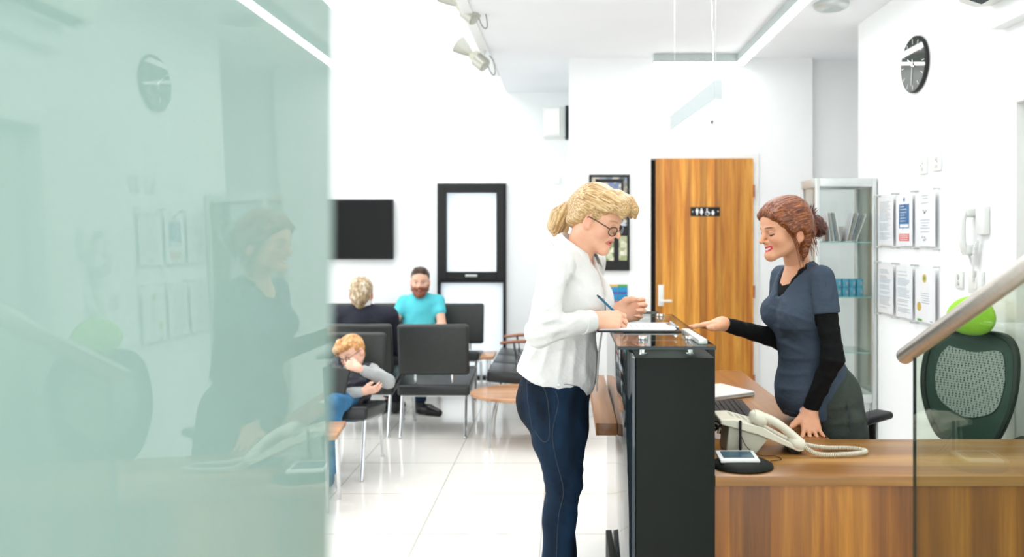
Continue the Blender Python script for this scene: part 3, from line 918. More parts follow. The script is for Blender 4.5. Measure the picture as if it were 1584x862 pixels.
picture('photo_print_side', (x0 + .24, DW - 0.016, 1.27), (x1 - .02, DW - 0.0125, 1.47), [rgb(200, 200, 170), rgb(150, 160, 110), rgb(225, 220, 200)], 26)
# leaflets on the wall beside the door (two, side by side)
for i, (xa, top) in enumerate(((0.345, M['goldink']), (0.425, M['greenink']))):
    t = thing('leaflet', ['blue leaflet with an orange top on the wall behind the blonde woman', 'blue leaflet with a green top on the wall next to the dark door gap'][i], 'leaflet', (xa + 0.035, DW, 0.94), group='blue leaflets on the wall')
    MB().b2((xa, DW - 0.012, 0.93), (xa + 0.076, DW - 0.004, 1.06)).build('sheet', mat('leaflet_blue', rgb(30, 140, 190), 0.35), t)
    MB().b2((xa, DW - 0.0125, 1.055), (xa + 0.076, DW - 0.0035, 1.075)).build('header', top, t)
    MB().b2((xa, DW - 0.0128, 1.0), (xa + 0.076, DW - 0.012, 1.015)).build('band', mat('leaflet_purple', rgb(90, 70, 150), 0.35), t)
    MB().b2((xa, DW - 0.0128, 0.93), (xa + 0.076, DW - 0.012, 0.942)).build('footer', M['redink'], t)
    MB().b2((xa - 0.003, DW - 0.02, 0.915), (xa + 0.079, DW - 0.016, 0.985)).b2((xa - 0.003, DW - 0.02, 0.915), (xa + 0.079, DW - 0.001, 0.92)).build('holder', M['acrylic'], t, smooth=0)
# toilet sign
t = thing('toilet_sign', 'small black toilet sign with white pictograms on the wooden door', 'sign', (1.122, DW - 0.05, 1.63))
sy = DW - 0.0505
MB().b2((1.005, sy - 0.006, 1.628), (1.242, sy, 1.702), 0.003).build('plate', M['blackmatte'], t)
def disc(mb, x, z, r, y=sy - 0.0075): mb.cyl((x, y + 0.0013, z), (x, y, z), r, n=14)
def poly(mb, P): mb.prism(P, sy - 0.0075, sy - 0.006, lambda a, b, d: (a, d, b))
for x, z in ((1.022, 1.665), (1.226, 1.668)):
    pc = MB(); disc(pc, x, z, 0.0045); pc.build('screw', M['white'], t, smooth=0)
pc = MB(); disc(pc, 1.058, 1.686, 0.0065); poly(pc, [(1.046, 1.680), (1.070, 1.680), (1.068, 1.658), (1.064, 1.658), (1.063, 1.638), (1.0535, 1.638), (1.052, 1.658), (1.048, 1.658)]); pc.build('man_symbol', M['white'], t, smooth=0)
pc = MB(); disc(pc, 1.093, 1.686, 0.0065); poly(pc, [(1.086, 1.680), (1.100, 1.680), (1.109, 1.655), (1.100, 1.655), (1.098, 1.638), (1.088, 1.638), (1.086, 1.655), (1.077, 1.655)]); pc.build('woman_symbol', M['white'], t, smooth=0)
pc = MB(); disc(pc, 1.137, 1.687, 0.0055); poly(pc, [(1.133, 1.682), (1.141, 1.682), (1.142, 1.666), (1.156, 1.664), (1.163, 1.645), (1.157, 1.643), (1.151, 1.656), (1.134, 1.658)])
an = [(1.140 + 0.0155 * math.cos(a), 1.652 + 0.0155 * math.sin(a)) for a in [math.radians(q) for q in range(120, 371, 18)]]
pc.tube([(a, sy - 0.0068, b) for a, b in an], 0.0022, n=6); pc.build('wheelchair_symbol', M['white'], t, smooth=0)
pc = MB(); disc(pc, 1.185, 1.670, 0.0065); poly(pc, [(1.176, 1.665), (1.194, 1.665), (1.199, 1.652), (1.193, 1.650), (1.195, 1.638), (1.175, 1.638), (1.177, 1.650), (1.171, 1.652)]); pc.build('baby_symbol', M['white'], t, smooth=0)
# small white sensor and wall speaker
o = MB().cyl((1.187, DW, 2.395), (1.187, DW - 0.02, 2.395), 0.009).cyl((1.187, DW - 0.02, 2.40), (1.187, DW - 0.02, 2.375), 0.005).build('wall_hook', M['inkdark'])
lone(o, 'tiny grey hook on the white wall below the hanging lamp', 'hook')
t = thing('wall_speaker', 'white box speaker high on the wall corner left of the door wall', 'speaker', (-0.09, 7.25, 2.38))
MB().prism([(-0.205, 7.12), (-0.045, 7.06), (-0.002, 7.10), (-0.002, 7.36), (-0.205, 7.36)], 2.38, 2.65, lambda a, b, d: (a, b, d)).build('cabinet', M['whiteplastic'], t, bev=0.006)
MB().prism([(-0.19, 7.10), (-0.055, 7.05), (-0.055, 7.056), (-0.19, 7.106)], 2.40, 2.63, lambda a, b, d: (a, b, d)).build('grille', M['white'], t)
MB().b2((-0.004, 7.14, 2.37), (0.028, 7.30, 2.67), 0.003).build('bracket', M['inkdark'], t)
o = MB().b2((-0.13, WW - 0.012, 1.99), (-0.05, WW - 0.0, 2.07), 0.003).build('wall_plate', M['white'])
lone(o, 'faint square white blanking plate on the wall below the speaker', 'wall plate')

# ------------------------------------------------------------------ right wall
cy_, cz_ = 4.416, 2.445
t = thing('wall_clock', 'round black wall clock with silver marks on the right wall', 'clock', (RW, cy_, cz_ - 0.16))
MB().lathe([(0.0001, 0), (0.15, 0), (0.16, 0.006), (0.16, 0.02), (0.155, 0.024), (0.0001, 0.024)], (RW, cy_, cz_), 64, (-1, 0, 0)).build('case', M['blackmatte'], t)
MB().lathe([(0.0001, 0), (0.154, 0), (0.154, 0.002), (0.0001, 0.002)], (RW - 0.0235, cy_, cz_), 64, (-1, 0, 0)).build('dial', mat('clock_dial', rgb(40, 46, 40), 0.04, var=0.03, ior=1.6), t, smooth=20)
for k in range(12):
    a = 2 * PI * k / 12
    c, s = math.cos(a), math.sin(a)
    MB().box((RW - 0.0262, cy_ - s * 0.130, cz_ + c * 0.130), (0.0012, 0.0035, 0.028), (a, 0, 0)).build('hour_mark', M['white'], t, smooth=0)
hd = MB()
def hand(mb, deg, L, w, back=0.03):
    a = math.radians(deg); c, s = math.cos(a), math.sin(a)
    m = (L - back) / 2
    mb.box((RW - 0.0285, cy_ - s * m, cz_ + c * m), (0.0012, w, L + back), (a, 0, 0))
hand(hd, 305, 0.07, 0.006); hand(hd, 186, 0.12, 0.005); hd.cyl((RW - 0.026, cy_, cz_), (RW - 0.031, cy_, cz_), 0.008)
hd.build('hands', M['chrome'], t, smooth=0)
def plate(name, label, cat, yc, zc, wy, hz, group=None, extra=None):
    t = thing(name, label, cat, (RW, yc, zc - hz / 2), group=group)
    MB().b2((RW - 0.010, yc - wy / 2, zc - hz / 2), (RW, yc + wy / 2, zc + hz / 2), 0.002).build('plate', M['whiteplastic'], t)
    if extra: extra(t)
    return t
def sw(yc, zc, dark):
    def f(t):
        mb = MB()
        for dz in (-0.018, 0.018):
            mb.b2((RW - 0.014, yc - 0.008, zc + dz - 0.010), (RW - 0.0095, yc + 0.008, zc + dz + 0.010), 0.001)
        mb.build('rocker', M['alu'], t)
        MB().b2((RW - 0.0105, yc + dark, zc - 0.002), (RW - 0.0098, yc + dark + 0.008, zc + 0.004)).build('indicator', M['inkdark'], t, smooth=0)
    return f
plate('wall_switch', 'white double wall switch plate on the right wall, left one of the pair', 'switch', 4.325, 1.862, 0.088, 0.095, 'pair of switch plates high on the wall', sw(4.325, 1.862, 0.02))
plate('wall_switch', 'white wall switch plate on the right wall, right one of the pair', 'switch', 4.163, 1.866, 0.088, 0.095, 'pair of switch plates high on the wall', sw(4.163, 1.866, -0.01))
plate('wall_socket', 'narrow white wall plate with two small switches left of the door intercom box', 'switch', 3.93, 1.248, 0.075, 0.088, None, sw(3.93, 1.248, 0.0))
# door intercom
t = thing('door_intercom', 'white wall intercom handset with a coiled cord near the doorway', 'intercom', (RW, 3.76, 1.2))
MB().b2((RW - 0.03, 3.655, 1.475), (RW, 3.735, 1.612), 0.006).build('base', M['whiteplastic'], t)
hs = MB()
hs.tube(catmull([Vector((RW - 0.045, 3.79, 1.605)), Vector((RW - 0.062, 3.79, 1.55)), Vector((RW - 0.062, 3.79, 1.44)), Vector((RW - 0.045, 3.79, 1.38))], 6), [0.02] * 19, n=12, flat=0.8)
hs.box((RW - 0.028, 3.79, 1.585), (0.05, 0.05, 0.05), None, 0.012, 3).box((RW - 0.028, 3.79, 1.40), (0.05, 0.05, 0.05), None, 0.012, 3)
hs.build('handset', M['whiteplastic'], t)
MB().b2((RW - 0.02, 3.70, 1.19), (RW, 3.82, 1.30), 0.004).b2((RW - 0.024, 3.735, 1.21), (RW - 0.018, 3.785, 1.27), 0.003).build('wall_box', M['whiteplastic'], t)
coil([Vector((RW - 0.03, 3.785, 1.375)), Vector((RW - 0.02, 3.77, 1.33)), Vector((RW - 0.022, 3.74, 1.40)), Vector((RW - 0.022, 3.725, 1.45)), Vector((RW - 0.03, 3.74, 1.40)), Vector((RW - 0.03, 3.755, 1.25))], 0.006, 0.006, 0.0022).build('coiled_cord', M['white'], t)

# notices in acrylic holders
cols = [(4.918, 4.683), (4.645, 4.424), (4.392, 4.150)]
rows = [(1.728, 1.392), (1.308, 0.972)]
desc = [['white notice in a clear holder, upper left of the six on the right wall', 'blue and red notice in a clear holder on the right wall', 'white notice with small black drawings, upper right of the six on the right wall'],
        ['white text notice, lower left of the six on the right wall', 'white text notice, lower middle of the six on the right wall', 'certificate with a green crest and gold seal on the right wall']]
for ri, (zt, zb) in enumerate(rows):
    for ci, (yf, yn) in enumerate(cols):
        t = thing('notice_holder', desc[ri][ci], 'notice', (RW, (yf + yn) / 2, zb), group='notices in clear holders on the right wall')
        MB().b2((RW - 0.026, yn - 0.003, zb + 0.004), (RW - 0.0245, yf + 0.003, zt - 0.002)).build('acrylic_panel', M['acrylic'], t, smooth=0)
        sh = MB().b2((RW - 0.0222, yn + 0.002, zb + 0.02), (RW - 0.0212, yf - 0.002, zt - 0.02)).build('paper', M['paper'], t, smooth=0)
        for y in (yn - 0.004, yf + 0.004):
            for z in (zt - 0.004, zb + 0.006):
                MB().cyl((RW, y, z), (RW - 0.036, y, z), 0.006, n=14).build('standoff', M['alu'], t)
        yc = (yf + yn) / 2
        X0 = RW - 0.0228
        def bar(mb, y0, y1, z0, z1, x=X0): mb.b2((x, min(y0, y1), z0), (x + 0.0005, max(y0, y1), z1))
        mb = MB(); rg = random.Random(ri * 3 + ci)
        if (ri, ci) == (0, 1):
            b1 = MB(); bar(b1, yc - 0.068, yc + 0.068, 1.515, 1.655); b1.build('blue_block', M['blueink'], t, smooth=0)
            b1 = MB(); bar(b1, yc - 0.068, yc + 0.068, 1.44, 1.482); b1.build('red_block', M['redink'], t, smooth=0)
            MB().cyl((X0 + .0004, yc, 1.682), (X0, yc, 1.682), 0.012, n=16).build('crest', M['blueink'], t, smooth=0)
            for k in range(6):
                w = rg.uniform(0.03, 0.06); bar(mb, yc + 0.05 - w * 1.6, yc + 0.05, 1.64 - k * 0.017, 1.6435 - k * 0.017, X0 - 0.0003)
            bar(mb, yc - 0.06, yc + 0.055, 1.52, 1.538, X0 - 0.0003)
            for k in range(3): bar(mb, yc - 0.055, yc + 0.058, 1.448 + k * 0.012, 1.452 + k * 0.012, X0 - 0.0003)
            mb.build('print', M['paper'], t, smooth=0)
            continue
        if (ri, ci) == (1, 2):
            MB().cyl((X0 + .0004, yc + 0.005, 1.235), (X0, yc + 0.005, 1.235), 0.024, n=20).build('gold_crest', M['goldink'], t, smooth=0)
            MB().cyl((X0 + .0001, yc + 0.005, 1.235), (X0 - .0004, yc + 0.005, 1.235), 0.011, n=20).build('crest', M['greenink'], t, smooth=0)
            MB().cyl((X0 + .0004, yc + 0.07, 1.075), (X0, yc + 0.07, 1.075), 0.026, n=20).build('gold_seal', M['goldink'], t, smooth=0)
            b1 = MB(); bar(b1, yc + 0.035, yc + 0.09, 0.995, 1.008); b1.build('logo_bar', M['greenink'], t, smooth=0)
            for k in range(5): bar(mb, yc - 0.05, yc + 0.07 - rg.uniform(0, .03), 1.15 - k * 0.013, 1.153 - k * 0.013)
            bar(mb, yc - 0.09, yc - 0.06, 1.0, 1.006)
            mb.build('print', M['ink'], t, smooth=0); continue
        if (ri, ci) == (0, 2):
            dk = MB()
            for (a, b) in ((1.60, 0.0), (1.452, 0.01)):
                for k in range(5):
                    dk.box((X0, yc - 0.0 + rg.uniform(-.02, .02) + b, a + rg.uniform(-.012, .012)), (0.0005, 0.012, 0.006), (rg.uniform(0, 3), 0, 0))
            dk.build('drawing', M['inkdark'], t, smooth=0)
            for zc in (1.69, 1.675, 1.65, 1.555, 1.54, 1.525, 1.51, 1.49): 
                w = rg.uniform(0.03, 0.06); bar(mb, yc - w, yc + w, zc, zc + 0.0035)
        else:
            k = 0; z = zt - 0.05
            while z > zb + 0.05:
                w = rg.uniform(0.05, 0.085); bar(mb, yc + 0.085 - 2 * w, yc + 0.085, z, z + 0.003)
                z -= 0.0095 if rg.random() > 0.18 else 0.02
        mb.build('print', M['ink'], t, smooth=0)

# ------------------------------------------------------------------ display cabinet
X0c, X1c, Y0c, Y1c, ZT = 1.60, 1.993, 4.965, 5.285, 1.84
t = thing('display_cabinet', 'tall aluminium framed glass display cabinet in the corner behind the receptionist', 'cabinet', ((X0c + X1c) / 2, (Y0c + Y1c) / 2, 0))
f = MB()
p_ = 0.028
for x in (X0c, X1c - p_):
    for y in (Y0c, Y1c - p_):
        f.b2((x, y, 0.02), (x + p_, y + p_, ZT), 0.004)
for z in (0.02, 0.40, ZT - 0.055):
    hgt = 0.055
    f.b2((X0c + p_, Y0c, z), (X1c - p_, Y0c + 0.02, z + hgt), 0.003).b2((X0c + p_, Y1c - 0.02, z), (X1c - p_, Y1c, z + hgt), 0.003)
    f.b2((X0c, Y0c + p_, z), (X0c + 0.02, Y1c - p_, z + hgt), 0.003).b2((X1c - 0.02, Y0c + p_, z), (X1c, Y1c - p_, z + hgt), 0.003)
f.build('frame', M['alu'], t)
MB().b2((X0c + .02, Y0c + .02, ZT - 0.03), (X1c - .02, Y1c - .02, ZT - 0.02)).build('top_panel', M['whiteplastic'], t)
MB().b2((X0c + p_, Y0c + 0.008, 0.45), (X1c - p_, Y0c + 0.012, ZT - 0.055)).build('glass_door', M['glass'], t, smooth=0)
MB().b2((X0c + 0.008, Y0c + p_, 0.45), (X0c + 0.012, Y1c - p_, ZT - 0.055)).build('glass_side', M['glass'], t, smooth=0)
MB().b2((X0c + p_, Y1c - 0.012, 0.45), (X1c - p_, Y1c - 0.008, ZT - 0.055)).build('glass_back', M['glass'], t, smooth=0)
MB().b2((X1c - 0.012, Y0c + p_, 0.45), (X1c - 0.008, Y1c - p_, ZT - 0.055)).build('glass_side', M['glassgreen'], t, smooth=0)
MB().b2((X0c + p_, Y0c + p_, 0.06), (X1c - p_, Y1c - p_, 0.40)).build('base_box', M['alu'], t)
for z in (1.425, 1.072, 0.715):
    s = MB().b2((X0c + 0.022, Y0c + 0.022, z), (X1c - 0.022, Y1c - 0.022, z + 0.006)).build('shelf', M['glasscounter'], t, smooth=0)
    MB().b2((X0c + 0.022, Y0c + 0.0205, z), (X1c - 0.022, Y0c + 0.022, z + 0.006)).build('shelf_edge', M['glassedgelight'], s, smooth=0)
# leaflets in holders on the top shelf
hl = ['clear holder of tilted leaflets, left on the top cabinet shelf', 'clear holder of tilted leaflets, right on the top cabinet shelf', 'clear holder of pink leaflets behind the hair bun on the top cabinet shelf']
for i, (xa, ang, n_, cl) in enumerate(((1.755, -0.16, 6, 0), (1.862, 0.30, 6, 1), (1.658, 0.0, 2, 2))):
    t = thing('leaflet_holder', hl[i], 'leaflet holder', (xa, 5.10, 1.432), group='leaflet holders in the cabinet')
    R = Matrix.Translation((xa, 5.10, 1.432)) @ Matrix.Rotation(ang, 4, 'Y')
    mb = MB().box((0, 0, 0.055), (0.07, 0.11, 0.004), None, M=R)
    R0 = Matrix.Translation((xa, 5.10, 1.432))
    hb = MB().box((0, 0, 0.002), (0.095, 0.12, 0.003), None, M=R0).box((-0.046, 0, 0.05), (0.003, 0.12, 0.10), None, M=R0).box((0.046, 0, 0.05), (0.003, 0.12, 0.10), None, M=R0)
    hb.build('holder', M['acrylic'], t, smooth=0); mb.bm.free()
    for k in range(n_):
        a = ang * (0.75 + 0.08 * k)
        Rk = Matrix.Translation((xa - 0.03 + k * 0.012, 5.10 - 0.004 * (k % 2), 1.436)) @ Matrix.Rotation(a, 4, 'Y')
        MB().box((0.0, 0, 0.094), (0.0035, 0.10, 0.188), None, M=Rk).build('leaflet', [M['paper'], M['creamdark'], M['paper'], M['ink'], M['creamdark'], M['paper']][k] if cl < 2 else mat('pink_paper', rgb(238, 190, 196), 0.6), t, smooth=0)
# turquoise boxes, two high, on the middle shelf
bx0 = None
teal = mat('turquoise_card', rgb(30, 150, 180), 0.35, var=0.06)
for r in range(2):
    for c in range(4):
        x, z = 1.768 + c * 0.047, 1.0785 + r * 0.0565
        if bx0 is None:
            bx0 = thing('product_box', 'x', 'box', (x, 5.06, z), group='turquoise boxes stacked two high in the cabinet')
            TMb = TM[bx0.name]
            MB().b2((x - 0.020, 5.03, z), (x + 0.020, 5.10, z + 0.054), 0.001).build('carton', teal, bx0)
            MB().b2((x + 0.001, 5.0292, z + 0.016), (x + 0.014, 5.0301, z + 0.038)).build('label', M['ink'], bx0, smooth=0)
            o = bx0
        else:
            o = dup(bx0, (x, 5.06, z))
        pos = ['leftmost', 'second from the left', 'third from the left', 'rightmost'][c]
        o['label'] = 'small turquoise box, %s in the %s row on the middle cabinet shelf' % (pos, ['lower', 'upper'][r])

# ------------------------------------------------------------------ ceiling fittings
t = thing('ceiling_light', 'L-shaped white strip light fixed under the low ceiling', 'light', (1.4, 4.5, CE - 0.075))
Lx = 1.36
oL = [(0.70, 6.14), (0.70, 6.205), (1.425, 6.205), (1.425, 0.6), (1.36, 0.6), (1.36, 6.14)]
MB().prism(oL, CE - 0.068, CE - 0.002, lambda a, b, d: (a, b, d)).build('housing', M['lampbody'], t, smooth=0)
iL = [(0.703, 6.145), (0.703, 6.202), (1.422, 6.202), (1.422, 0.603), (1.363, 0.603), (1.363, 6.145)]
MB().prism(iL, CE - 0.078, CE - 0.0685, lambda a, b, d: (a, b, d)).build('diffuser', M['lamp'], t, smooth=0)
t = thing('pendant_light', 'slim white box light hanging on wires above the counter', 'light', (0.68, 4.1, 2.09))
pa, pb = Vector((0.645, 4.66, 2.09)), Vector((0.705, 3.58, 2.09))
dv = (pb - pa).normalized(); sd = Vector((-dv.y, dv.x, 0)) * 0.018
MB().prism([(p.x, p.y) for p in (pa - sd, pa + sd, pb + sd, pb - sd)], 2.098, 2.19, lambda a, b, d: (a, b, d)).build('housing', M['pendant'], t, bev=0.001)
MB().prism([(p.x, p.y) for p in (pa - sd * .95, pa + sd * .95, pb + sd * .95, pb - sd * .95)], 2.090, 2.0975, lambda a, b, d: (a, b, d)).build('diffuser', M['lamp'], t)
for p, q in ((pa + dv * 0.05, pa + dv * 0.05), (pb - dv * 0.05, pb - dv * 0.05)):
    MB().cyl((p.x, p.y, 2.19), (p.x, p.y, CE), 0.0015, n=6).cyl((p.x, p.y, 2.188), (p.x, p.y, 2.21), 0.005, n=8).build('wire', M['alu'], t)
kp = [Vector((pb.x - 0.012, pb.y - 0.03 + 0.05, 2.19)) + Vector((0.004 * math.sin(k * 2.1) - 0.004 * k * 0.6, 0, 0.05 * k)) for k in range(15)]
MB().tube(kp, 0.003, n=6).build('power_cord', M['whiteplastic'], t)
t = thing('ceiling_sensor', 'round pale disc fixed to the ceiling beside the strip light', 'sensor', (1.65, 4.82, CE - 0.035))
MB().lathe([(0.0001, 0), (0.085, 0), (0.105, 0.012), (0.108, 0.034), (0.0001, 0.034)], (1.65, 4.82, CE - 0.035), 40).build('cover', M['alu'], t)
MB().lathe([(0.04, 0), (0.045, -0.004), (0.0001, -0.004)][::-1] if False else [(0.0001, 0), (0.05, 0), (0.055, 0.006), (0.0001, 0.006)], (1.65, 4.82, CE - 0.041), 32).build('centre_cap', M['lampbody'], t)
t = thing('air_conditioner', 'white wall air conditioner high up above the doorway', 'air conditioner', (1.88, 3.1, 2.51))
acp = [(1.999, 2.52), (1.86, 2.508), (1.79, 2.53), (1.765, 2.58), (1.765, 2.76), (1.80, 2.80), (1.999, 2.80)]
MB().prism(acp, 2.62, 3.53, lambda a, b, d: (a, d, b)).build('casing', M['whiteplastic'], t, bev=0.008)
MB().prism([(1.855, 2.503), (1.80, 2.521), (1.802, 2.526), (1.857, 2.509)], 2.67, 3.46, lambda a, b, d: (a, d, b)).build('louvre', M['inkdark'], t)

M['spotgrey'] = mat('satin_grey_spot', rgb(176, 176, 166), 0.3, 0.5, var=0.02)
# spotlights under the ceiling edge
def spot(loc, label, full):
    t = thing('spotlight', label, 'spotlight', loc, group='cream spotlights at the ceiling edge')
    R = TM[t.name]
    def fin(mb, nm, m):
        bmesh.ops.transform(mb.bm, matrix=R, verts=mb.bm.verts); return mb.build(nm, m, t)
    ax = Vector((-0.76, 0.15, 0.62)).normalized()
    fin(MB().lathe([(0.0001, 0), (0.048, 0.004), (0.056, 0.012), (0.056, 0.10), (0.05, 0.108), (0.0001, 0.11)], (0.085, 0, -0.105), 28, ax), 'gear_housing', M['spotgrey'])
    fin(MB().lathe([(0.022, 0.0), (0.03, 0.02), (0.045, 0.05), (0.072, 0.13), (0.070, 0.13), (0.042, 0.05), (0.02, 0.01)], (-0.028, 0.0, -0.012), 28, ax), 'lamp_head', M['spotgrey'])
    fin(MB().cyl((0.0, 0, -0.04), (-0.03, 0, -0.01), 0.03).box((-0.005, 0, -0.02), (0.05, 0.03, 0.09), (0, 0.8, 0), 0.008), 'joint', M['creamdark'])
    fin(MB().tube(catmull([Vector((0.10, 0, -0.10)), Vector((0.12, 0, -0.15)), Vector((0.145, 0, -0.17)), Vector((0.155, 0, -0.14)), Vector((0.14, 0, -0.06)), Vector((0.11, 0, -0.02))], 6), 0.003, n=6), 'safety_cable', M['inkdark'])
    fin(MB().cyl((0.06, 0, -0.03), (0.10, 0, 0.10), 0.009).cyl((0.10, 0, 0.095), (0.10, 0, 0.115), 0.035), 'bracket', M['alu'])
    return t
sp = spot((-0.70, 6.0, 2.885), 'cream spotlight on the ceiling edge, the farther of the two', True)
s2 = dup(sp, (-0.665, 5.05, 2.99), None, 'cream spotlight cut by the top of the picture, the nearer of the two')
# spots hang from a track on the face of the bulkhead
struct(MB().b2((-0.67, 3.5, 2.905), (-0.60, 7.0, 2.96)).build('trim_4', M['white'], smooth=0))
# ------------------------------------------------------------------ figures: implicit surfaces meshed with surface nets
def V3(*a): return np.array(a, dtype=np.float64)
def rotm(yaw=0, pitch=0, roll=0):
    """local x right-hand side, y forward, z up; yaw about z, then pitch (nose down +), roll"""
    return np.array((Matrix.Rotation(yaw, 3, 'Z') @ Matrix.Rotation(-pitch, 3, 'X') @ Matrix.Rotation(roll, 3, 'Y')))

class Sdf:
    def __init__(s, h): s.h = h; s.ops = []; s.fn = []
    def cap(s, a, b, ra, rb=None, k=0.02, sub=False):
        rb = ra if rb is None else rb
        a, b = np.array(a, float), np.array(b, float)
        R = max(ra, rb)
        s.ops.append(('c', np.minimum(a, b) - R, np.maximum(a, b) + R, (a, b, ra, rb), k, sub)); return s
    def chain(s, pts, rs, k=0.02, sub=False):
        for i in range(len(pts) - 1): s.cap(pts[i], pts[i + 1], rs[i], rs[i + 1], k if i or k > .05 else k, sub)
        return s
    def ell(s, c, r, R=None, k=0.02, sub=False):
        c = np.array(c, float); r = np.array(r, float)
        R = np.eye(3) if R is None else np.array(R)
        ext = np.sqrt(((R * r) ** 2).sum(1))
        s.ops.append(('e', c - ext, c + ext, (c, r, R), k, sub)); return s
    def cut(s, f): s.fn.append(f); return s
    def mesh(s):
        h = s.h
        add = [o for o in s.ops if not o[5]]
        lo = np.min([o[1] for o in add], 0) - 3 * h - 0.01
        hi = np.max([o[2] for o in add], 0) + 3 * h + 0.01
        n = np.ceil((hi - lo) / h).astype(int) + 1
        D = np.full(n, 1.0, np.float32)
        ax = [lo[i] + h * np.arange(n[i]) for i in range(3)]
        for typ, l, u, prm, k, sub in s.ops:
            m = k + 2.5 * h
            i0 = np.clip(np.floor((l - m - lo) / h).astype(int), 0, n); i1 = np.clip(np.ceil((u + m - lo) / h).astype(int) + 1, 0, n)
            if (i1 <= i0).any(): continue
            X, Y, Z = np.meshgrid(ax[0][i0[0]:i1[0]], ax[1][i0[1]:i1[1]], ax[2][i0[2]:i1[2]], indexing='ij')
            if typ == 'c':
                a, b, ra, rb = prm
                d = b - a; L2 = max(d @ d, 1e-12)
                px, py, pz_ = X - a[0], Y - a[1], Z - a[2]
                t = np.clip((px * d[0] + py * d[1] + pz_ * d[2]) / L2, 0, 1)
                q = np.sqrt((px - t * d[0]) ** 2 + (py - t * d[1]) ** 2 + (pz_ - t * d[2]) ** 2) - (ra + (rb - ra) * t)
            else:
                c, r, R = prm
                px, py, pz_ = X - c[0], Y - c[1], Z - c[2]
                a_ = px * R[0, 0] + py * R[1, 0] + pz_ * R[2, 0]
                b_ = px * R[0, 1] + py * R[1, 1] + pz_ * R[2, 1]
                c_ = px * R[0, 2] + py * R[1, 2] + pz_ * R[2, 2]
                k0 = np.sqrt((a_ / r[0]) ** 2 + (b_ / r[1]) ** 2 + (c_ / r[2]) ** 2)
                k1 = np.sqrt((a_ / r[0] ** 2) ** 2 + (b_ / r[1] ** 2) ** 2 + (c_ / r[2] ** 2) ** 2) + 1e-9
                q = k0 * (k0 - 1) / k1
            sl = tuple(slice(i0[i], i1[i]) for i in range(3))
            B = D[sl]
            if sub:
                q = -q; hh = np.maximum(k - np.abs(B - q), 0) / k
                D[sl] = np.maximum(B, q) + hh * hh * k / 4
            else:
                hh = np.maximum(k - np.abs(B - q), 0) / k
                D[sl] = np.minimum(B, q) - hh * hh * k / 4
        if s.fn:
            X, Y, Z = np.meshgrid(*ax, indexing='ij')
            for f in s.fn: D = f(D, X, Y, Z).astype(np.float32)
        return surfnet(D, lo, h)

def surfnet(D, lo, h):
    S = D < 0
    cnt = sum(S[a:S.shape[0] - 1 + a, b:S.shape[1] - 1 + b, c:S.shape[2] - 1 + c].astype(np.int8) for a in (0, 1) for b in (0, 1) for c in (0, 1))
    act = (cnt > 0) & (cnt < 8)
    I, J, K = np.nonzero(act)
    idx = np.full(act.shape, -1, np.int64); idx[I, J, K] = np.arange(len(I))
    acc = np.zeros((len(I), 3)); num = np.zeros(len(I))
    cor = {(a, b, c): D[I + a, J + b, K + c] for a in (0, 1) for b in (0, 1) for c in (0, 1)}
    for p in cor:
        for x in range(3):
            if p[x] == 0:
                q = list(p); q[x] = 1; q = tuple(q)
                v0, v1 = cor[p], cor[q]
                m = (v0 < 0) != (v1 < 0)
                t = np.where(m, v0 / np.where(v0 - v1 == 0, 1, v0 - v1), 0)
                for y in range(3):
                    acc[:, y] += np.where(m, p[y] + (t if y == x else 0), 0)
                num += m
    P = lo + h * (np.stack([I, J, K], 1) + acc / num[:, None])
    F = []
    for x in range(3):
        s0 = [slice(1, -1)] * 3; s1 = [slice(1, -1)] * 3
        s0[x] = slice(0, -1); s1[x] = slice(1, None)
        A, B = S[tuple(s0)], S[tuple(s1)]
        e = np.nonzero(A != B)
        g = [e[0] + 1, e[1] + 1, e[2] + 1]; g[x] = e[x]
        y, z = (x + 1) % 3, (x + 2) % 3
        def at(dy, dz):
            q = [a.copy() for a in g]; q[y] -= dy; q[z] -= dz
            return idx[q[0], q[1], q[2]]
        quad = np.stack([at(1, 1), at(0, 1), at(0, 0), at(1, 0)], 1)
        fl = ~A[e]
        quad[fl] = quad[fl][:, ::-1]
        F.append(quad)
    F = np.concatenate(F)
    F = F[(F >= 0).all(1)]
    return P, F

def smooth_mesh(P, F, n=1):
    for _ in range(n):
        acc = np.zeros_like(P); c = np.zeros(len(P))
        for a, b in ((0, 1), (1, 2), (2, 3), (3, 0)):
            np.add.at(acc, F[:, a], P[F[:, b]]); np.add.at(acc, F[:, b], P[F[:, a]])
            np.add.at(c, F[:, a], 1); np.add.at(c, F[:, b], 1)
        P = 0.5 * P + 0.5 * acc / np.maximum(c, 1)[:, None]
    return P

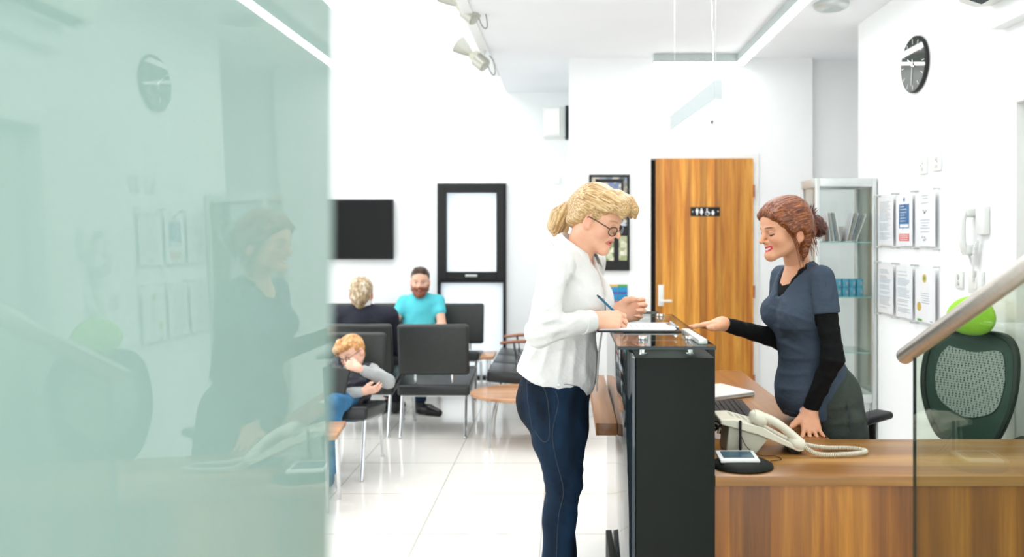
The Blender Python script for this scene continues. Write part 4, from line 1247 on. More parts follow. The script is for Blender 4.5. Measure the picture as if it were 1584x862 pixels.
def mk(name, pieces, m, parent=None, cols=None, sm=1, xf=None, keep_local=False):
    """pieces: list of (P, F) in world space (or local with xf)"""
    Ps, Fs, n = [], [], 0
    for P, F in pieces:
        Ps.append(P); Fs.append(F + n); n += len(P)
    P = np.concatenate(Ps); F = np.concatenate(Fs)
    if sm: P = smooth_mesh(P, F, sm)
    me = bpy.data.meshes.new(name)
    me.vertices.add(len(P)); me.vertices.foreach_set('co', P.astype(np.float32).ravel())
    me.loops.add(F.size); me.loops.foreach_set('vertex_index', F.astype(np.int32).ravel())
    me.polygons.add(len(F)); me.polygons.foreach_set('loop_start', np.arange(0, F.size, 4, dtype=np.int32))
    me.update(calc_edges=True)
    me.validate()
    if cols is not None:
        ca = me.color_attributes.new('col', 'FLOAT_COLOR', 'POINT')
        ca.data.foreach_set('color', np.concatenate([cols, np.ones((len(P), 1))], 1).astype(np.float32).ravel())
    me.shade_smooth()
    o = bpy.data.objects.new(name, me)
    me.materials.append(m)
    C.objects.link(o)
    if parent is not None:
        o.parent = parent
        base = TM[parent.name].inverted() if parent.type == 'EMPTY' else WM.get(parent.name, Matrix()).inverted()
        if xf is not None: WM[o.name] = xf
        o.matrix_parent_inverse = base @ (xf if xf is not None else Matrix())
    return o

def skin_mat(name):
    m, n, l, p = nt_new(name)
    a = n.new('ShaderNodeAttribute'); a.attribute_name = 'col'
    tc = n.new('ShaderNodeTexCoord')
    nz = n.new('ShaderNodeTexNoise'); nz.inputs['Scale'].default_value = 60; nz.inputs['Detail'].default_value = 3
    l.new(tc.outputs['Object'], nz.inputs['Vector'])
    mr = n.new('ShaderNodeMapRange'); mr.inputs[3].default_value = 0.93; mr.inputs[4].default_value = 1.07
    l.new(nz.outputs[0], mr.inputs[0])
    mx = n.new('ShaderNodeMix'); mx.data_type = 'RGBA'; mx.blend_type = 'MULTIPLY'; mx.inputs[0].default_value = 1
    l.new(a.outputs['Color'], mx.inputs[6]); l.new(mr.outputs[0], mx.inputs[7])
    l.new(mx.outputs[2], p.inputs['Base Color'])
    p.inputs['Roughness'].default_value = 0.5
    p.inputs['Subsurface Weight'].default_value = 0.15
    p.inputs['Subsurface Scale'].default_value = 0.006
    p.inputs['Subsurface Radius'].default_value = (1, 0.4, 0.25)
    return m
SKIN = skin_mat('skin')
def hair_mat(name, c1, c2, c3, sc=(240, 14, 240)):
    m, n, l, p = nt_new(name)
    tc = n.new('ShaderNodeTexCoord'); mp = n.new('ShaderNodeMapping'); mp.inputs['Scale'].default_value = sc
    l.new(tc.outputs['Object'], mp.inputs[0])
    nz = n.new('ShaderNodeTexNoise'); nz.inputs['Scale'].default_value = 1; nz.inputs['Detail'].default_value = 3
    l.new(mp.outputs[0], nz.inputs['Vector'])
    cr = n.new('ShaderNodeValToRGB'); e = cr.color_ramp.elements
    e[0].position, e[0].color = 0.32, c1; e[1].position, e[1].color = 0.68, c3
    q = e.new(0.5); q.color = c2
    l.new(nz.outputs[0], cr.inputs[0]); l.new(cr.outputs[0], p.inputs['Base Color'])
    b = n.new('ShaderNodeBump'); b.inputs['Strength'].default_value = 0.15; b.inputs['Distance'].default_value = 0.002
    l.new(nz.outputs[0], b.inputs['Height']); l.new(b.outputs[0], p.inputs['Normal'])
    p.inputs['Roughness'].default_value = 0.42
    return m
def cloth(name, col, bump=0.35, bs=14, var=0.05, rough=0.85, weave=True, stretch=(1, 1, 1)):
    m = mat(name, col, rough, var=var, vscale=9, bump=bump, bscale=bs, sheen=0.0, spec=0.25, stretch=stretch)
    return m

HEAD = dict(ear=(-0.006, -0.006), chin=(0.082, -0.096), w=1.0, nose=1.0, smile=0.0, open=0.0, jaw=1.0, lips=(1.0, 1.0))
def head_sdf(h=0.0028, neck=None, neckr=(0.052, 0.056), **kw):
    q = dict(HEAD); q.update(kw); w = q['w']
    s = Sdf(h)
    s.ell((0, -0.014, 0.032), (0.073 * w, 0.094, 0.086), k=0.02)
    s.ell((0, 0.042, 0.030), (0.058 * w, 0.046, 0.058), k=0.03)
    s.ell((0, 0.034, -0.035), (0.054 * w, 0.054, 0.068), k=0.03)
    cy, cz = q['chin']
    for e in (-1, 1):
        s.cap((e * 0.052 * w * q['jaw'], -0.002, -0.052), (e * 0.012, cy - 0.006, cz), 0.018, 0.016, k=0.03)
        s.ell((e * 0.038 * w, 0.060, -0.028), (0.022, 0.022, 0.024), k=0.025)
    s.ell((0, cy, cz), (0.017, 0.015, 0.015), k=0.02)
    for e in (-1, 1):
        s.ell((e * 0.031, 0.092, 0.000), (0.019, 0.013, 0.0125), k=0.014, sub=True)
        s.ell((e * 0.030 * w, 0.0765, -0.001), (0.0135, 0.0125, 0.0125), k=0.003)
        s.cap((e * 0.012, 0.088, 0.019), (e * 0.044 * w, 0.074, 0.020), 0.0065, 0.005, k=0.014)
    n_ = q['nose']
    s.cap((0, 0.086, 0.012), (0, 0.1075 * n_ + (1 - n_) * 0.09, -0.027), 0.0075, 0.0088, k=0.012)
    for e in (-1, 1):
        s.ell((e * 0.0105, 0.097, -0.031), (0.007, 0.0095, 0.0065), k=0.006)
    # lips
    s.ell((0, 0.086, -0.050), (0.018, 0.012, 0.014), k=0.015)
    sm = q['smile']
    for e in (-1, 1):
        s.cap((0, 0.0975, -0.0535), (e * (0.021 + 0.006 * sm), 0.085 - 0.004 * sm, -0.0575 + 0.006 * sm), 0.0048, 0.0025, k=0.004)
        s.cap((0, 0.0955, -0.0665 - 0.006 * q['open']), (e * (0.017 + 0.007 * sm), 0.085 - 0.003 * sm, -0.062 + 0.005 * sm), 0.0056, 0.0028, k=0.004)
    for e in (-1, 1):
        s.cap((0, 0.102, -0.0600 - 0.003 * q['open']), (e * (0.020 + 0.005 * sm), 0.090, -0.0595 + 0.006 * sm), 0.0012 + 0.0035 * q['open'], 0.0008, k=0.002, sub=True)
    ey, ez = q['ear']
    for e in (-1, 1):
        R = rotm(e * 0.35, 0, 0) @ np.array(Matrix.Rotation(-0.15, 3, 'X'))
        s.ell((e * 0.0745 * w, ey, ez), (0.0075, 0.0165, 0.029), R, k=0.006)
        s.ell((e * 0.082 * w, ey + 0.003, ez + 0.003), (0.005, 0.0085, 0.016), R, k=0.004, sub=True)
        s.ell((e * 0.070 * w, ey + 0.004, ez - 0.02), (0.010, 0.014, 0.014), k=0.01)
    if neck is not None:
        s.cap((0, -0.022, -0.045), neck, neckr[0], neckr[1], k=0.03)
    return s

def head_cols(P, skin, lip, brow, q, lid=None, teeth=False, iris=None, beard=None, cheek=None, lash=1.0):
    """colour by place on the face (local head coordinates)"""
    w = q.get('w', 1.0); sm = q.get('smile', 0); op = q.get('open', 0)
    c = np.tile(np.array(skin[:3]), (len(P), 1))
    x, y, z = P[:, 0], P[:, 1], P[:, 2]
    ax = np.abs(x)
    def blend(m, col, a=1.0):
        m = (np.clip(m, 0, 1) * a)[:, None]
        c[:] = c * (1 - m) + np.array(col[:3]) * m
    front = np.clip((y - 0.05) * 60, 0, 1)
    if cheek is not None:
        blend(np.exp(-(((ax - 0.042) / 0.018) ** 2 + ((z + 0.035) / 0.016) ** 2)) * front, cheek, 0.45)
        blend(np.exp(-((ax / 0.012) ** 2 + ((z + 0.03) / 0.012) ** 2)) * front, cheek, 0.3)
        blend(np.clip((ax - 0.068) * 200, 0, 1) * (z < 0.03) * (z > -0.045), cheek, 0.35)
    if beard is not None:
        b = np.clip((-0.034 - z + 0.35 * np.clip(0.05 - y, 0, 1)) * 120, 0, 1) * np.clip((y + 0.0) * 60, 0, 1) * (z > -0.15)
        blend(b, beard, 0.92)
    # lips
    zl = -0.0595 + sm * 0.006 * (ax / 0.022) ** 1.5
    wl = 0.021 + 0.006 * sm
    u = (z - zl + 0.0015) / (0.0085 + 0.004 * op)
    blend((1 - np.abs(u) ** 3 - (ax / wl) ** 4) * 4 * (y > 0.074), lip)
    if teeth:
        u = (z - zl + 0.001) / (0.0038)
        blend((1 - u ** 2 - (ax / (wl - 0.006)) ** 2) * 4 * (y > 0.078), (0.82, 0.80, 0.76))
    elif op:
        u = (z - zl + 0.002) / 0.0035
        blend((1 - u ** 2 - (ax / (wl - 0.008)) ** 2) * 4 * (y > 0.078), (0.12, 0.02, 0.02))
    # brows and lashes
    zb = 0.0225 - ((ax - 0.03) / 0.03) ** 2 * 0.004
    blend((1 - ((z - zb) / 0.0034) ** 2 - ((ax - 0.030) / 0.021) ** 4) * 2 * front, brow, 0.85)
    if iris is not None:
        blend((1 - ((z + 0.001) / 0.0058) ** 2 - ((ax - 0.031) / 0.0125) ** 2) * 3 * (y > 0.07), (0.75, 0.75, 0.73))
        blend((1 - ((z + 0.0005) / 0.0055) ** 2 - ((ax - 0.031) / 0.0055) ** 2) * 3 * (y > 0.07), iris)
        zz = 0.0055 - ((ax - 0.031) / 0.0135) ** 2 * 0.005
        blend((1 - ((z - zz) / 0.0016) ** 2 - ((ax - 0.031) / 0.0145) ** 4) * 2 * front, (0.03, 0.02, 0.02), lash)
    else:
        zz = -0.0075 + ((ax - 0.031) / 0.0135) ** 2 * 0.003
        blend((1 - ((z - zz) / (0.0017 * q.get('lashw', 1))) ** 2 - ((ax - 0.032) / 0.0150) ** 4) * 2 * front, (0.03, 0.02, 0.02), lash)
        if lid is not None:
            blend((1 - ((z - 0.001) / 0.007) ** 2 - ((ax - 0.031) / 0.015) ** 2) * 1.5 * front, lid, 0.45)
    blend((1 - ((ax - 0.0065) / 0.0028) ** 2 - ((y - 0.1) / 0.004) ** 2) * 2 * (z < -0.034) * (z > -0.04), (0.15, 0.05, 0.04), 0.7)
    return np.clip(c, 0, 1)

def hand_sdf(wrist, d, nrm, side, curls, h=0.0022, thumb=None, spread=0.10, elbow=None, sc=1.0, wr=0.024):
    """side=+1: thumb lies along cross(nrm, d); curls: four (a,b,c) in radians, index first"""
    s = Sdf(h)
    d = Vector(d).normalized(); n = Vector(nrm); n = (n - d * n.dot(d)).normalized(); y = n.cross(d) * side
    w = Vector(wrist)
    def L(a, b, c): return w + (d * a + y * b + n * c) * sc
    bases = [(0.088, 0.030), (0.092, 0.0105), (0.088, -0.0095), (0.079, -0.028)]
    lens = [0.072, 0.080, 0.074, 0.057]; rad = [0.0088, 0.009, 0.0086, 0.0076]
    tips = []
    s.ell(L(0.052, 0.002, -0.004), (0.045 * sc, 0.037 * sc, 0.0135 * sc), np.array([[d[i], y[i], n[i]] for i in range(3)]), k=0.012)
    for i in range(4):
        bx, by = bases[i]
        s.cap(L(0.010, by * 0.55, 0), L(bx, by, 0.000), 0.0145 * sc, 0.0108 * sc, k=0.012)
        a = 0.0; p = Vector((bx, by, 0.0)); sp = spread * (1.3 - i) * 0.75
        for j in range(3):
            a += curls[i][j]
            ln = lens[i] * (0.44, 0.31, 0.25)[j]
            q = p + Vector((math.cos(a) * math.cos(sp), math.cos(a) * math.sin(sp), -math.sin(a))) * ln
            r0 = rad[i] * (1, 0.93, 0.85)[j]; r1 = rad[i] * (0.93, 0.85, 0.70)[j]
            s.cap(L(*p), L(*q), r0 * sc, r1 * sc, k=0.004)
            nd = (Vector((math.sin(a), 0, math.cos(a))))
            p = q
        tips.append((L(*(p + nd * (rad[i] * 0.55) - Vector((math.cos(a), 0, -math.sin(a))) * 0.003)), rad[i] * sc, (d * math.cos(a) - n * math.sin(a)), (d * math.sin(a) + n * math.cos(a))))
    T = thumb or [(0.018, 0.022, -0.006), (0.045, 0.048, -0.016), (0.072, 0.058, -0.022), (0.094, 0.060, -0.026)]
    s.chain([L(*t) for t in T], [0.016 * sc, 0.0125 * sc, 0.0105 * sc, 0.0078 * sc], k=0.01)
    s.ell(L(0.035, 0.028, -0.010), (0.026 * sc, 0.016 * sc, 0.012 * sc), np.array([[d[i], y[i], n[i]] for i in range(3)]), k=0.012)
    if elbow is not None:
        e = Vector(elbow); v = (e - w).normalized()
        s.chain([L(0.02, 0, 0), w, w + v * 0.06, w + v * 0.14], [0.022 * sc, wr * sc, wr * 1.04 * sc, wr * 1.15 * sc], k=0.02)
    return s, tips, L

def snap(P, pts, off=0.0012, axis=1, sgn=-1, rad=0.012):
    out = []
    for p in pts:
        o_ = [a for a in range(3) if a != axis]
        d = np.hypot(P[:, o_[0]] - p[o_[0]], P[:, o_[1]] - p[o_[1]])
        m = d < rad
        if not m.any(): continue
        v = P[m, axis] if sgn > 0 else -P[m, axis]
        q = Vector(p); q[axis] = (v.max() + off) * sgn
        out.append(q)
    for _ in range(2):
        out = [out[0]] + [Vector([(out[i - 1][k] + 2 * out[i][k] + out[i + 1][k]) / 4 if k == axis else out[i][k] for k in range(3)]) for i in range(1, len(out) - 1)] + [out[-1]]
    return out
def tube_frame(pts, r, closed=False): return MB().tube(pts, r, n=8, closed=closed)
def noise3(X, Y, Z, f, seed=0.0):
    a = np.sin(f * X * 1.7 + 1.3 * np.sin(f * Y * 1.1 + seed) + seed) * np.cos(f * Z * 1.3 + 1.1 * np.sin(f * X * 0.9 + 2 * seed))
    b = np.sin(f * 2.1 * Z + 1.7 * np.sin(f * 1.9 * X + 3 + seed) + f * 1.2 * Y)
    return 0.6 * a + 0.4 * b

def folds(D, X, Y, Z, L, s, ymax=99, ymin=-99):
    """soft creases seen from the front: (u0, v0, u1, v1, height, width) on a sheet at s px per metre"""
    g = (Y < ymax) & (Y > ymin)
    for u0, v0, u1, v1, am, w in L:
        x0, z0, x1, z1 = (u0 - U0) / s, CZ - (v0 - V0) / s, (u1 - U0) / s, CZ - (v1 - V0) / s
        dx, dz = x1 - x0, z1 - z0
        t = np.clip(((X - x0) * dx + (Z - z0) * dz) / (dx * dx + dz * dz), 0, 1)
        d2 = (X - x0 - t * dx) ** 2 + (Z - z0 - t * dz) ** 2
        D = D - am * np.exp(-d2 / (w * w)) * (0.35 + 0.65 * np.sin(np.pi * np.clip(t, 0.05, 0.95))) * g
    return D
def local_frame(origin, yaw, pitch, roll=0, sc=1.0):
    R = Matrix.Rotation(yaw, 4, 'Z') @ Matrix.Rotation(-pitch, 4, 'X') @ Matrix.Rotation(roll, 4, 'Y')
    return Matrix.Translation(origin) @ R @ Matrix.Scale(sc, 4)
def xfP(M_, P):
    A = np.array(M_); return P @ A[:3, :3].T + A[:3, 3]
def wl(M_, p): return M_.inverted() @ Vector(p)

# ================================================================== the blonde woman
def blonde():
    t = thing('person', 'woman with a blond ponytail, glasses, white shirt and jeans, writing at the counter', 'person', (-0.02, 2.78, 0))
    yaw = -PI / 2 - math.radians(-0) - 0.0
    # face towards +X, turned 22 degrees to the camera, looking down
    Hm = local_frame(W(923, 337, 2.80), -PI / 2 - math.radians(30), math.radians(25), 0.0, 0.95)
    q = dict(HEAD); q.update(ear=(0.006, -0.010), chin=(0.080, -0.098), w=0.97, open=0.7, jaw=0.96, nose=1.35)
    skin = rgb(232, 178, 146)
    nb = Vector((0.035, 2.815, 1.375))
    P, F = head_sdf(neck=wl(Hm, nb), neckr=(0.052, 0.058), **{k: q[k] for k in q}).mesh()
    P = smooth_mesh(P, F, 1)
    cols = head_cols(P, skin, rgb(206, 122, 106), rgb(176, 132, 98), q, lid=rgb(205, 150, 120), cheek=rgb(230, 150, 125), lash=0.8)
    pcs = [(xfP(Hm, P), F)]; cc = [cols]
    def add(sd):
        P, F = sd.mesh(); P = smooth_mesh(P, F, 1); pcs.append((P, F)); cc.append(np.tile(np.array(skin[:3]), (len(P), 1)))
    Sn, Sf = Vector((-0.033, 2.626, 1.375)), Vector((0.093, 2.974, 1.375))
    En, Wn = Vector((-0.080, 2.475, 1.165)), Vector((0.092, 2.61, 1.186))
    Ef, Wf = Vector((0.105, 3.06, 1.135)), Vector((0.185, 2.87, 1.180))
    cu = (0.75, 0.75, 0.45)
    hs, tips, L = hand_sdf(Wn, (0.93, 0.12, -0.02), (-0.10, -0.72, 0.66), 1, [(0.55, 0.75, 0.4), (0.70, 0.8, 0.45), (0.85, 0.85, 0.5), (0.95, 0.9, 0.5)], elbow=En,
                           thumb=[(0.018, 0.022, -0.010), (0.048, 0.036, -0.030), (0.074, 0.030, -0.042), (0.094, 0.018, -0.046)], spread=0.05, sc=0.98)
    add(hs)
    hf, tf, Lf = hand_sdf(Wf, (0.95, -0.05, 0.16), (0.05, 0.93, -0.30), -1, [(0.75, 1.05, 0.6), (0.85, 1.1, 0.6), (0.95, 1.1, 0.6), (1.0, 1.1, 0.6)], elbow=Ef,
                          thumb=[(0.018, 0.022, -0.010), (0.046, 0.040, -0.022), (0.072, 0.038, -0.036), (0.092, 0.030, -0.046)], spread=0.04, sc=0.98)
    add(hf)
    core = Sdf(0.009)
    core.chain([nb, (0.02, 2.80, 1.30), (-0.01, 2.80, 1.08), (-0.03, 2.80, 0.96)], [0.05, 0.09, 0.08, 0.09], k=0.05)
    core.cap(Sn, Sf, 0.035, k=0.04)
    for a, b, c in ((Sn, En, Wn), (Sf, Ef, Wf)): core.chain([a, b, c], [0.036, 0.03, 0.022], k=0.02)
    Kn, An = Vector((-0.006, 2.715, 0.60)), Vector((-0.055, 2.735, 0.075))
    Kf, Af = Vector((0.0, 2.87, 0.60)), Vector((-0.02, 2.87, 0.075))
    Hn, Hf = Vector((-0.045, 2.735, 0.92)), Vector((-0.01, 2.88, 0.92))
    for a, b, c in ((Hn, Kn, An), (Hf, Kf, Af)): core.chain([a, b, c], [0.065, 0.045, 0.032], k=0.02)
    add(core)
    body = mk('body', pcs, SKIN, t, np.concatenate(cc), sm=0)
    # shirt
    Rf = rotm(-PI / 2 - math.radians(20))
    s = Sdf(0.0062)
    s.cap(Sn, Sf, 0.050, 0.050, k=0.05)
    s.cap(nb + Vector((-0.004, 0, 0.0)), (0.02, 2.80, 1.33), 0.058, 0.095, k=0.04)
    s.ell((0.015, 2.80, 1.27), (0.165, 0.118, 0.145), Rf, k=0.05)
    f = Vector((0.94, -0.34, 0)); r = Vector((-0.34, -0.94, 0))
    for e in (-1, 1): s.ell(Vector((0.015, 2.80, 1.235)) + f * 0.088 + r * e * 0.07, (0.06, 0.055, 0.065), Rf, k=0.05)
    s.ell((-0.010, 2.80, 1.08), (0.150, 0.118, 0.16), Rf, k=0.06)
    s.ell((-0.035, 2.80, 0.96), (0.172, 0.142, 0.13), Rf, k=0.07)
    s.cap(Sn, En, 0.054, 0.046, k=0.035); s.cap(Sf, Ef, 0.055, 0.048, k=0.035)
    s.cap(En, En.lerp(Wn, 0.80), 0.046, 0.037, k=0.02); s.cap(Ef, Ef.lerp(Wf, 0.80), 0.046, 0.037, k=0.02)
    s.cap(En.lerp(Wn, 0.72), En.lerp(Wn, 0.93), 0.038, 0.0355, k=0.006); s.cap(Ef.lerp(Wf, 0.72), Ef.lerp(Wf, 0.93), 0.037, 0.035, k=0.006)
    nbl = nb
    def fsh(D, X, Y, Z):
        D = D + 0.0030 * noise3(X, Y, Z, 20) + 0.0016 * noise3(X, Y, Z, 46, 2.0)
        D = folds(D, X, Y, Z, [(815, 505, 862, 492, .010, .007), (814, 522, 872, 512, .011, .008), (818, 536, 880, 522, .007, .006), (826, 486, 858, 470, .009, .007), (870, 478, 905, 488, .006, .006), (836, 462, 868, 440, .006, .008),
                               (880, 505, 902, 492, .005, .005), (850, 430, 864, 405, .006, .009), (818, 498, 870, 503, -.008, .005), (816, 514, 874, 518, -.006, .005)], 488, ymax=2.60)
        D = folds(D, X, Y, Z, [(878, 388, 874, 480, -.006, .005), (884, 420, 905, 440, .006, .010), (815, 560, 838, 528, .009, .009), (836, 575, 850, 530, .008, .009), (862, 588, 872, 525, .008, .010), (884, 596, 890, 530, .007, .009),
                               (905, 590, 908, 520, .006, .008), (850, 545, 905, 535, -.005, .008), (820, 545, 870, 560, .006, .009)], 448, ymax=2.82)
        # shirt tails: curved hem, lower at the front
        zh = 0.992 - 0.36 * (X + 0.155) - 0.05 * np.exp(-((X - 0.03) / 0.05) ** 2) + 0.012 * np.sin(X * 40 + Y * 20)
        zh = np.where(X > 0.06, 0.905 - 0.0 * X, zh)
        zh = np.where(X < 0.06, np.maximum(zh, 0.905), zh)
        D = np.maximum(D, zh - Z)
        # neck opening, open V at the front
        nx = (X - 0.052) * 0.94 - (Y - 2.815) * 0.34
        D = np.maximum(D, -(np.sqrt((X - 0.05) ** 2 + (Y - 2.81) ** 2) - (0.060 + 0.9 * np.clip(Z - 1.40, 0, 1))) - 10 * np.clip(1.365 - Z + 0.16 * 0, 0, 1))
        v = np.maximum(np.abs(-(X - 0.05) * 0.34 - (Y - 2.81) * 0.94) - 0.30 * np.clip(Z - 1.235, 0, 1), -(nx - 0.03))
        D = np.maximum(D, -np.maximum(v, 1.235 - Z))
        return D
    s.cut(fsh)
    WS = cloth('white_cotton', rgb(220, 220, 216), bump=0.5, bs=30, var=0.015)
    P, F = s.mesh()
    shirt = mk('shirt', [(P, F)], WS, t, sm=1)
    # cuffs
    for e, w_ in ((En, Wn), (Ef, Wf)):
        d = (w_ - e).normalized(); a = e.lerp(w_, 0.76); b = e.lerp(w_, 0.97)
        c = MB().lathe([(0.0375, 0), (0.0395, 0.002), (0.037, (b - a).length), (0.033, (b - a).length), (0.033, 0.002)], a, 28, d)
        c.build('cuff', WS, shirt)
        MB().sph(a.lerp(b, 0.5) + Vector((0, -0.030, -0.022)), 0.005, 8).build('button', M['whiteplastic'], shirt)
    # collar: leaf folded over a stand, open at the front
    axu = (W(905, 352, 2.80) - nb).normalized()
    fr = Vector((0.94, -0.34, 0)); fr = (fr - axu * fr.dot(axu)).normalized(); rt = axu.cross(fr)
    c0 = nb + axu * 0.066 - fr * 0.006
    bm = bmesh.new(); rows = []
    N = 34
    for i in range(N + 1):
        a = math.radians(38) + (2 * PI - math.radians(76)) * i / N
        e = abs(2 * i / N - 1)
        dr = fr * math.cos(a) + rt * math.sin(a)
        low = 0.036 * e ** 3
        top = c0 + dr * (0.064 + 0.006 * e) + axu * (0.030 - 0.040 * e ** 2)
        mid = c0 + dr * (0.078 + 0.008 * e) + axu * (0.020 - 0.042 * e ** 2)
        bot = c0 + dr * (0.104 + 0.018 * e ** 2) + axu * (-0.014 - 0.048 * e ** 2 - low * 0.5) + fr * 0.012 * e ** 4
        inn = c0 + dr * 0.057 + axu * (-0.01 - 0.04 * e ** 2)
        rows.append([bm.verts.new(p) for p in (inn, top, mid, bot)])
    for A, B in zip(rows, rows[1:]):
        for k in range(3): bm.faces.new((A[k], A[k + 1], B[k + 1], B[k]))
    bmesh.ops.recalc_face_normals(bm, faces=bm.faces)
    me = bpy.data.meshes.new('collar'); bm.to_mesh(me); bm.free()
    co = finish('collar', me, WS, shirt, smooth=60)
    so = co.modifiers.new('solid', 'SOLIDIFY'); so.thickness = 0.004
    sb = co.modifiers.new('sub', 'SUBSURF'); sb.levels = sb.render_levels = 1
    # front placket
    pts = [Vector((0.02, 2.80, 0)) + f * a + Vector((0, 0, z)) + r * 0.012 for a, z in ((0.128, 1.25), (0.135, 1.20), (0.118, 1.12), (0.108, 1.05), (0.103, 0.98), (0.10, 0.92))]
    MB().tube(catmull(pts, 5), 0.016, n=8, flat=0.22).build('placket', WS, shirt)
    # jeans
    j = Sdf(0.0058)
    j.ell((-0.028, 2.81, 0.925), (0.158, 0.118, 0.105), rotm(-PI / 2 - math.radians(14)), k=0.05)
    j.ell((-0.070, 2.76, 0.875), (0.105, 0.085, 0.11), k=0.06)
    j.ell((-0.045, 2.88, 0.875), (0.10, 0.085, 0.11), k=0.06)
    j.chain([Hn + Vector((0.01, 0, 0)), Hn.lerp(Kn, 0.5) + Vector((0.004, 0, 0)), Kn, (-0.022, 2.72, 0.48), (-0.030, 2.725, 0.28), (-0.042, 2.73, 0.035)], [0.104, 0.090, 0.060, 0.055, 0.057, 0.062], k=0.03)
    j.chain([Hf, Hf.lerp(Kf, 0.5), Kf, (-0.02, 2.865, 0.48), (-0.02, 2.87, 0.28), (-0.02, 2.87, 0.035)], [0.102, 0.088, 0.060, 0.056, 0.058, 0.064], k=0.02)
    def fj(D, X, Y, Z):
        D = D + 0.0025 * noise3(X, Y, Z, 30, 1.0) + 0.0012 * np.sin(Z * 130 + 4 * np.sin(X * 40)) * np.exp(-((Z - 0.58) / 0.09) ** 2)
        D = folds(D, X, Y, Z, [(848, 742, 892, 752, .006, .006), (848, 758, 888, 768, .006, .006), (850, 725, 895, 732, .005, .006), (848, 778, 880, 772, .005, .006), (815, 640, 880, 652, .004, .010), (812, 622, 860, 628, .004, .008), (842, 800, 878, 812, .004, .008)], 450, ymax=2.78)
        D = np.maximum(D, Z - 1.0 - 0.0 * X)
        return np.maximum(D, 0.03 - Z)
    j.cut(fj)
    dn, n, l, p = nt_new('dark_denim')
    tc = n.new('ShaderNodeTexCoord')
    nz = n.new('ShaderNodeTexNoise'); nz.inputs['Scale'].default_value = 7; nz.inputs['Detail'].default_value = 5
    mp = n.new('ShaderNodeMapping'); mp.inputs['Scale'].default_value = (1.4, 1.4, 0.5)
    l.new(tc.outputs['Object'], mp.inputs[0]); l.new(mp.outputs[0], nz.inputs['Vector'])
    cr = n.new('ShaderNodeValToRGB'); cr.color_ramp.elements[0].position = 0.35; cr.color_ramp.elements[1].position = 0.7
    cr.color_ramp.elements[0].color = rgb(9, 21, 34); cr.color_ramp.elements[1].color = rgb(20, 46, 70)
    l.new(nz.outputs[0], cr.inputs[0]); l.new(cr.outputs[0], p.inputs['Base Color'])
    wv = n.new('ShaderNodeTexNoise'); wv.inputs['Scale'].default_value = 420
    l.new(tc.outputs['Object'], wv.inputs['Vector'])
    b = n.new('ShaderNodeBump'); b.inputs['Strength'].default_value = 0.25; b.inputs['Distance'].default_value = 0.002
    l.new(wv.outputs[0], b.inputs['Height']); l.new(b.outputs[0], p.inputs['Normal'])
    p.inputs['Roughness'].default_value = 0.85; p.inputs['Specular IOR Level'].default_value = 0.2
    JP, JF = j.mesh()
    jeans = mk('jeans', [(JP, JF)], dn, t, sm=1)
    DENIM.append(dn)
    st = mat('denim_stitch', rgb(66, 70, 78), 0.7)
    sk = [Vector((-0.035, 2.636, 0.945)), Vector((-0.025, 2.628, 0.90)), Vector((-0.045, 2.636, 0.80)), Vector((-0.03, 2.645, 0.70)), Vector((-0.008, 2.652, 0.60)), Vector((-0.025, 2.663, 0.50)), Vector((-0.035, 2.664, 0.30)), Vector((-0.045, 2.662, 0.12))]
    MB().tube(snap(JP, catmull(sk, 8), 0.0006), 0.0009, n=5).build('side_seam', st, jeans)
    MB().tube(snap(JP, catmull([Vector((-0.03, 2.633, 0.968)), Vector((0.01, 2.642, 0.963)), Vector((0.05, 2.662, 0.950))], 6), 0.0006), 0.0009, n=5).tube(snap(JP, catmull([Vector((-0.135, 2.655, 0.965)), Vector((-0.13, 2.652, 0.90)), Vector((-0.115, 2.655, 0.80))], 8), 0.0006), 0.0009, n=5).tube(snap(JP, catmull([Vector((-0.135, 2.655, 0.965)), Vector((-0.07, 2.652, 0.945)), Vector((-0.055, 2.655, 0.80)), Vector((-0.075, 2.655, 0.77)), Vector((-0.105, 2.655, 0.80))], 8), 0.0006), 0.0009, n=5).build('pocket_stitching', st, jeans)
    MB().cyl((-0.024, 2.632, 0.966), (-0.024, 2.626, 0.966), 0.0042).build('rivet', M['chrome'], jeans)
    # shoes
    for A in (An, Af):
        sh = Sdf(0.006)
        sh.ell((A.x + 0.07, A.y - 0.02, 0.04), (0.10, 0.042, 0.036), rotm(-0.2), k=0.03)
        sh.ell((A.x - 0.01, A.y, 0.05), (0.045, 0.038, 0.045), k=0.03)
        sh.cut(lambda D, X, Y, Z: np.maximum(D, 0.002 - Z))
        mk('shoe', [sh.mesh()], M['leather'], t)
    # hair (kept in head space so its strands follow the head)
    hr = Sdf(0.003)
    hr.ell((0, -0.018, 0.038), (0.083, 0.103, 0.092), k=0.02)
    for e in (-1, 1):
        hr.ell((e * 0.040, 0.050, 0.082), (0.040, 0.055, 0.030), k=0.03)
        hr.cap((e * 0.074, -0.015, 0.034), (e * 0.060, 0.055, 0.066), 0.014, 0.010, k=0.02)
        hr.chain([(e * 0.068, 0.055, 0.056), (e * 0.050, 0.088, 0.075), (e * 0.020, 0.104, 0.084)], [0.013, 0.014, 0.016], k=0.02)
    hr.chain([(0.0, 0.05, 0.108), (-0.005, 0.092, 0.104), (-0.012, 0.122, 0.088), (-0.02, 0.138, 0.062)], [0.028, 0.024, 0.017, 0.006], k=0.02)
    hr.chain([(0.032, 0.05, 0.106), (0.038, 0.095, 0.094), (0.044, 0.117, 0.072), (0.050, 0.120, 0.048)], [0.026, 0.021, 0.013, 0.005], k=0.02)
    hr.chain([(-0.045, 0.05, 0.10), (-0.058, 0.09, 0.075), (-0.064, 0.10, 0.048)], [0.026, 0.018, 0.006], k=0.02)
    hr.cap((0, -0.09, 0.01), (0, -0.085, -0.05), 0.045, 0.03, k=0.03)
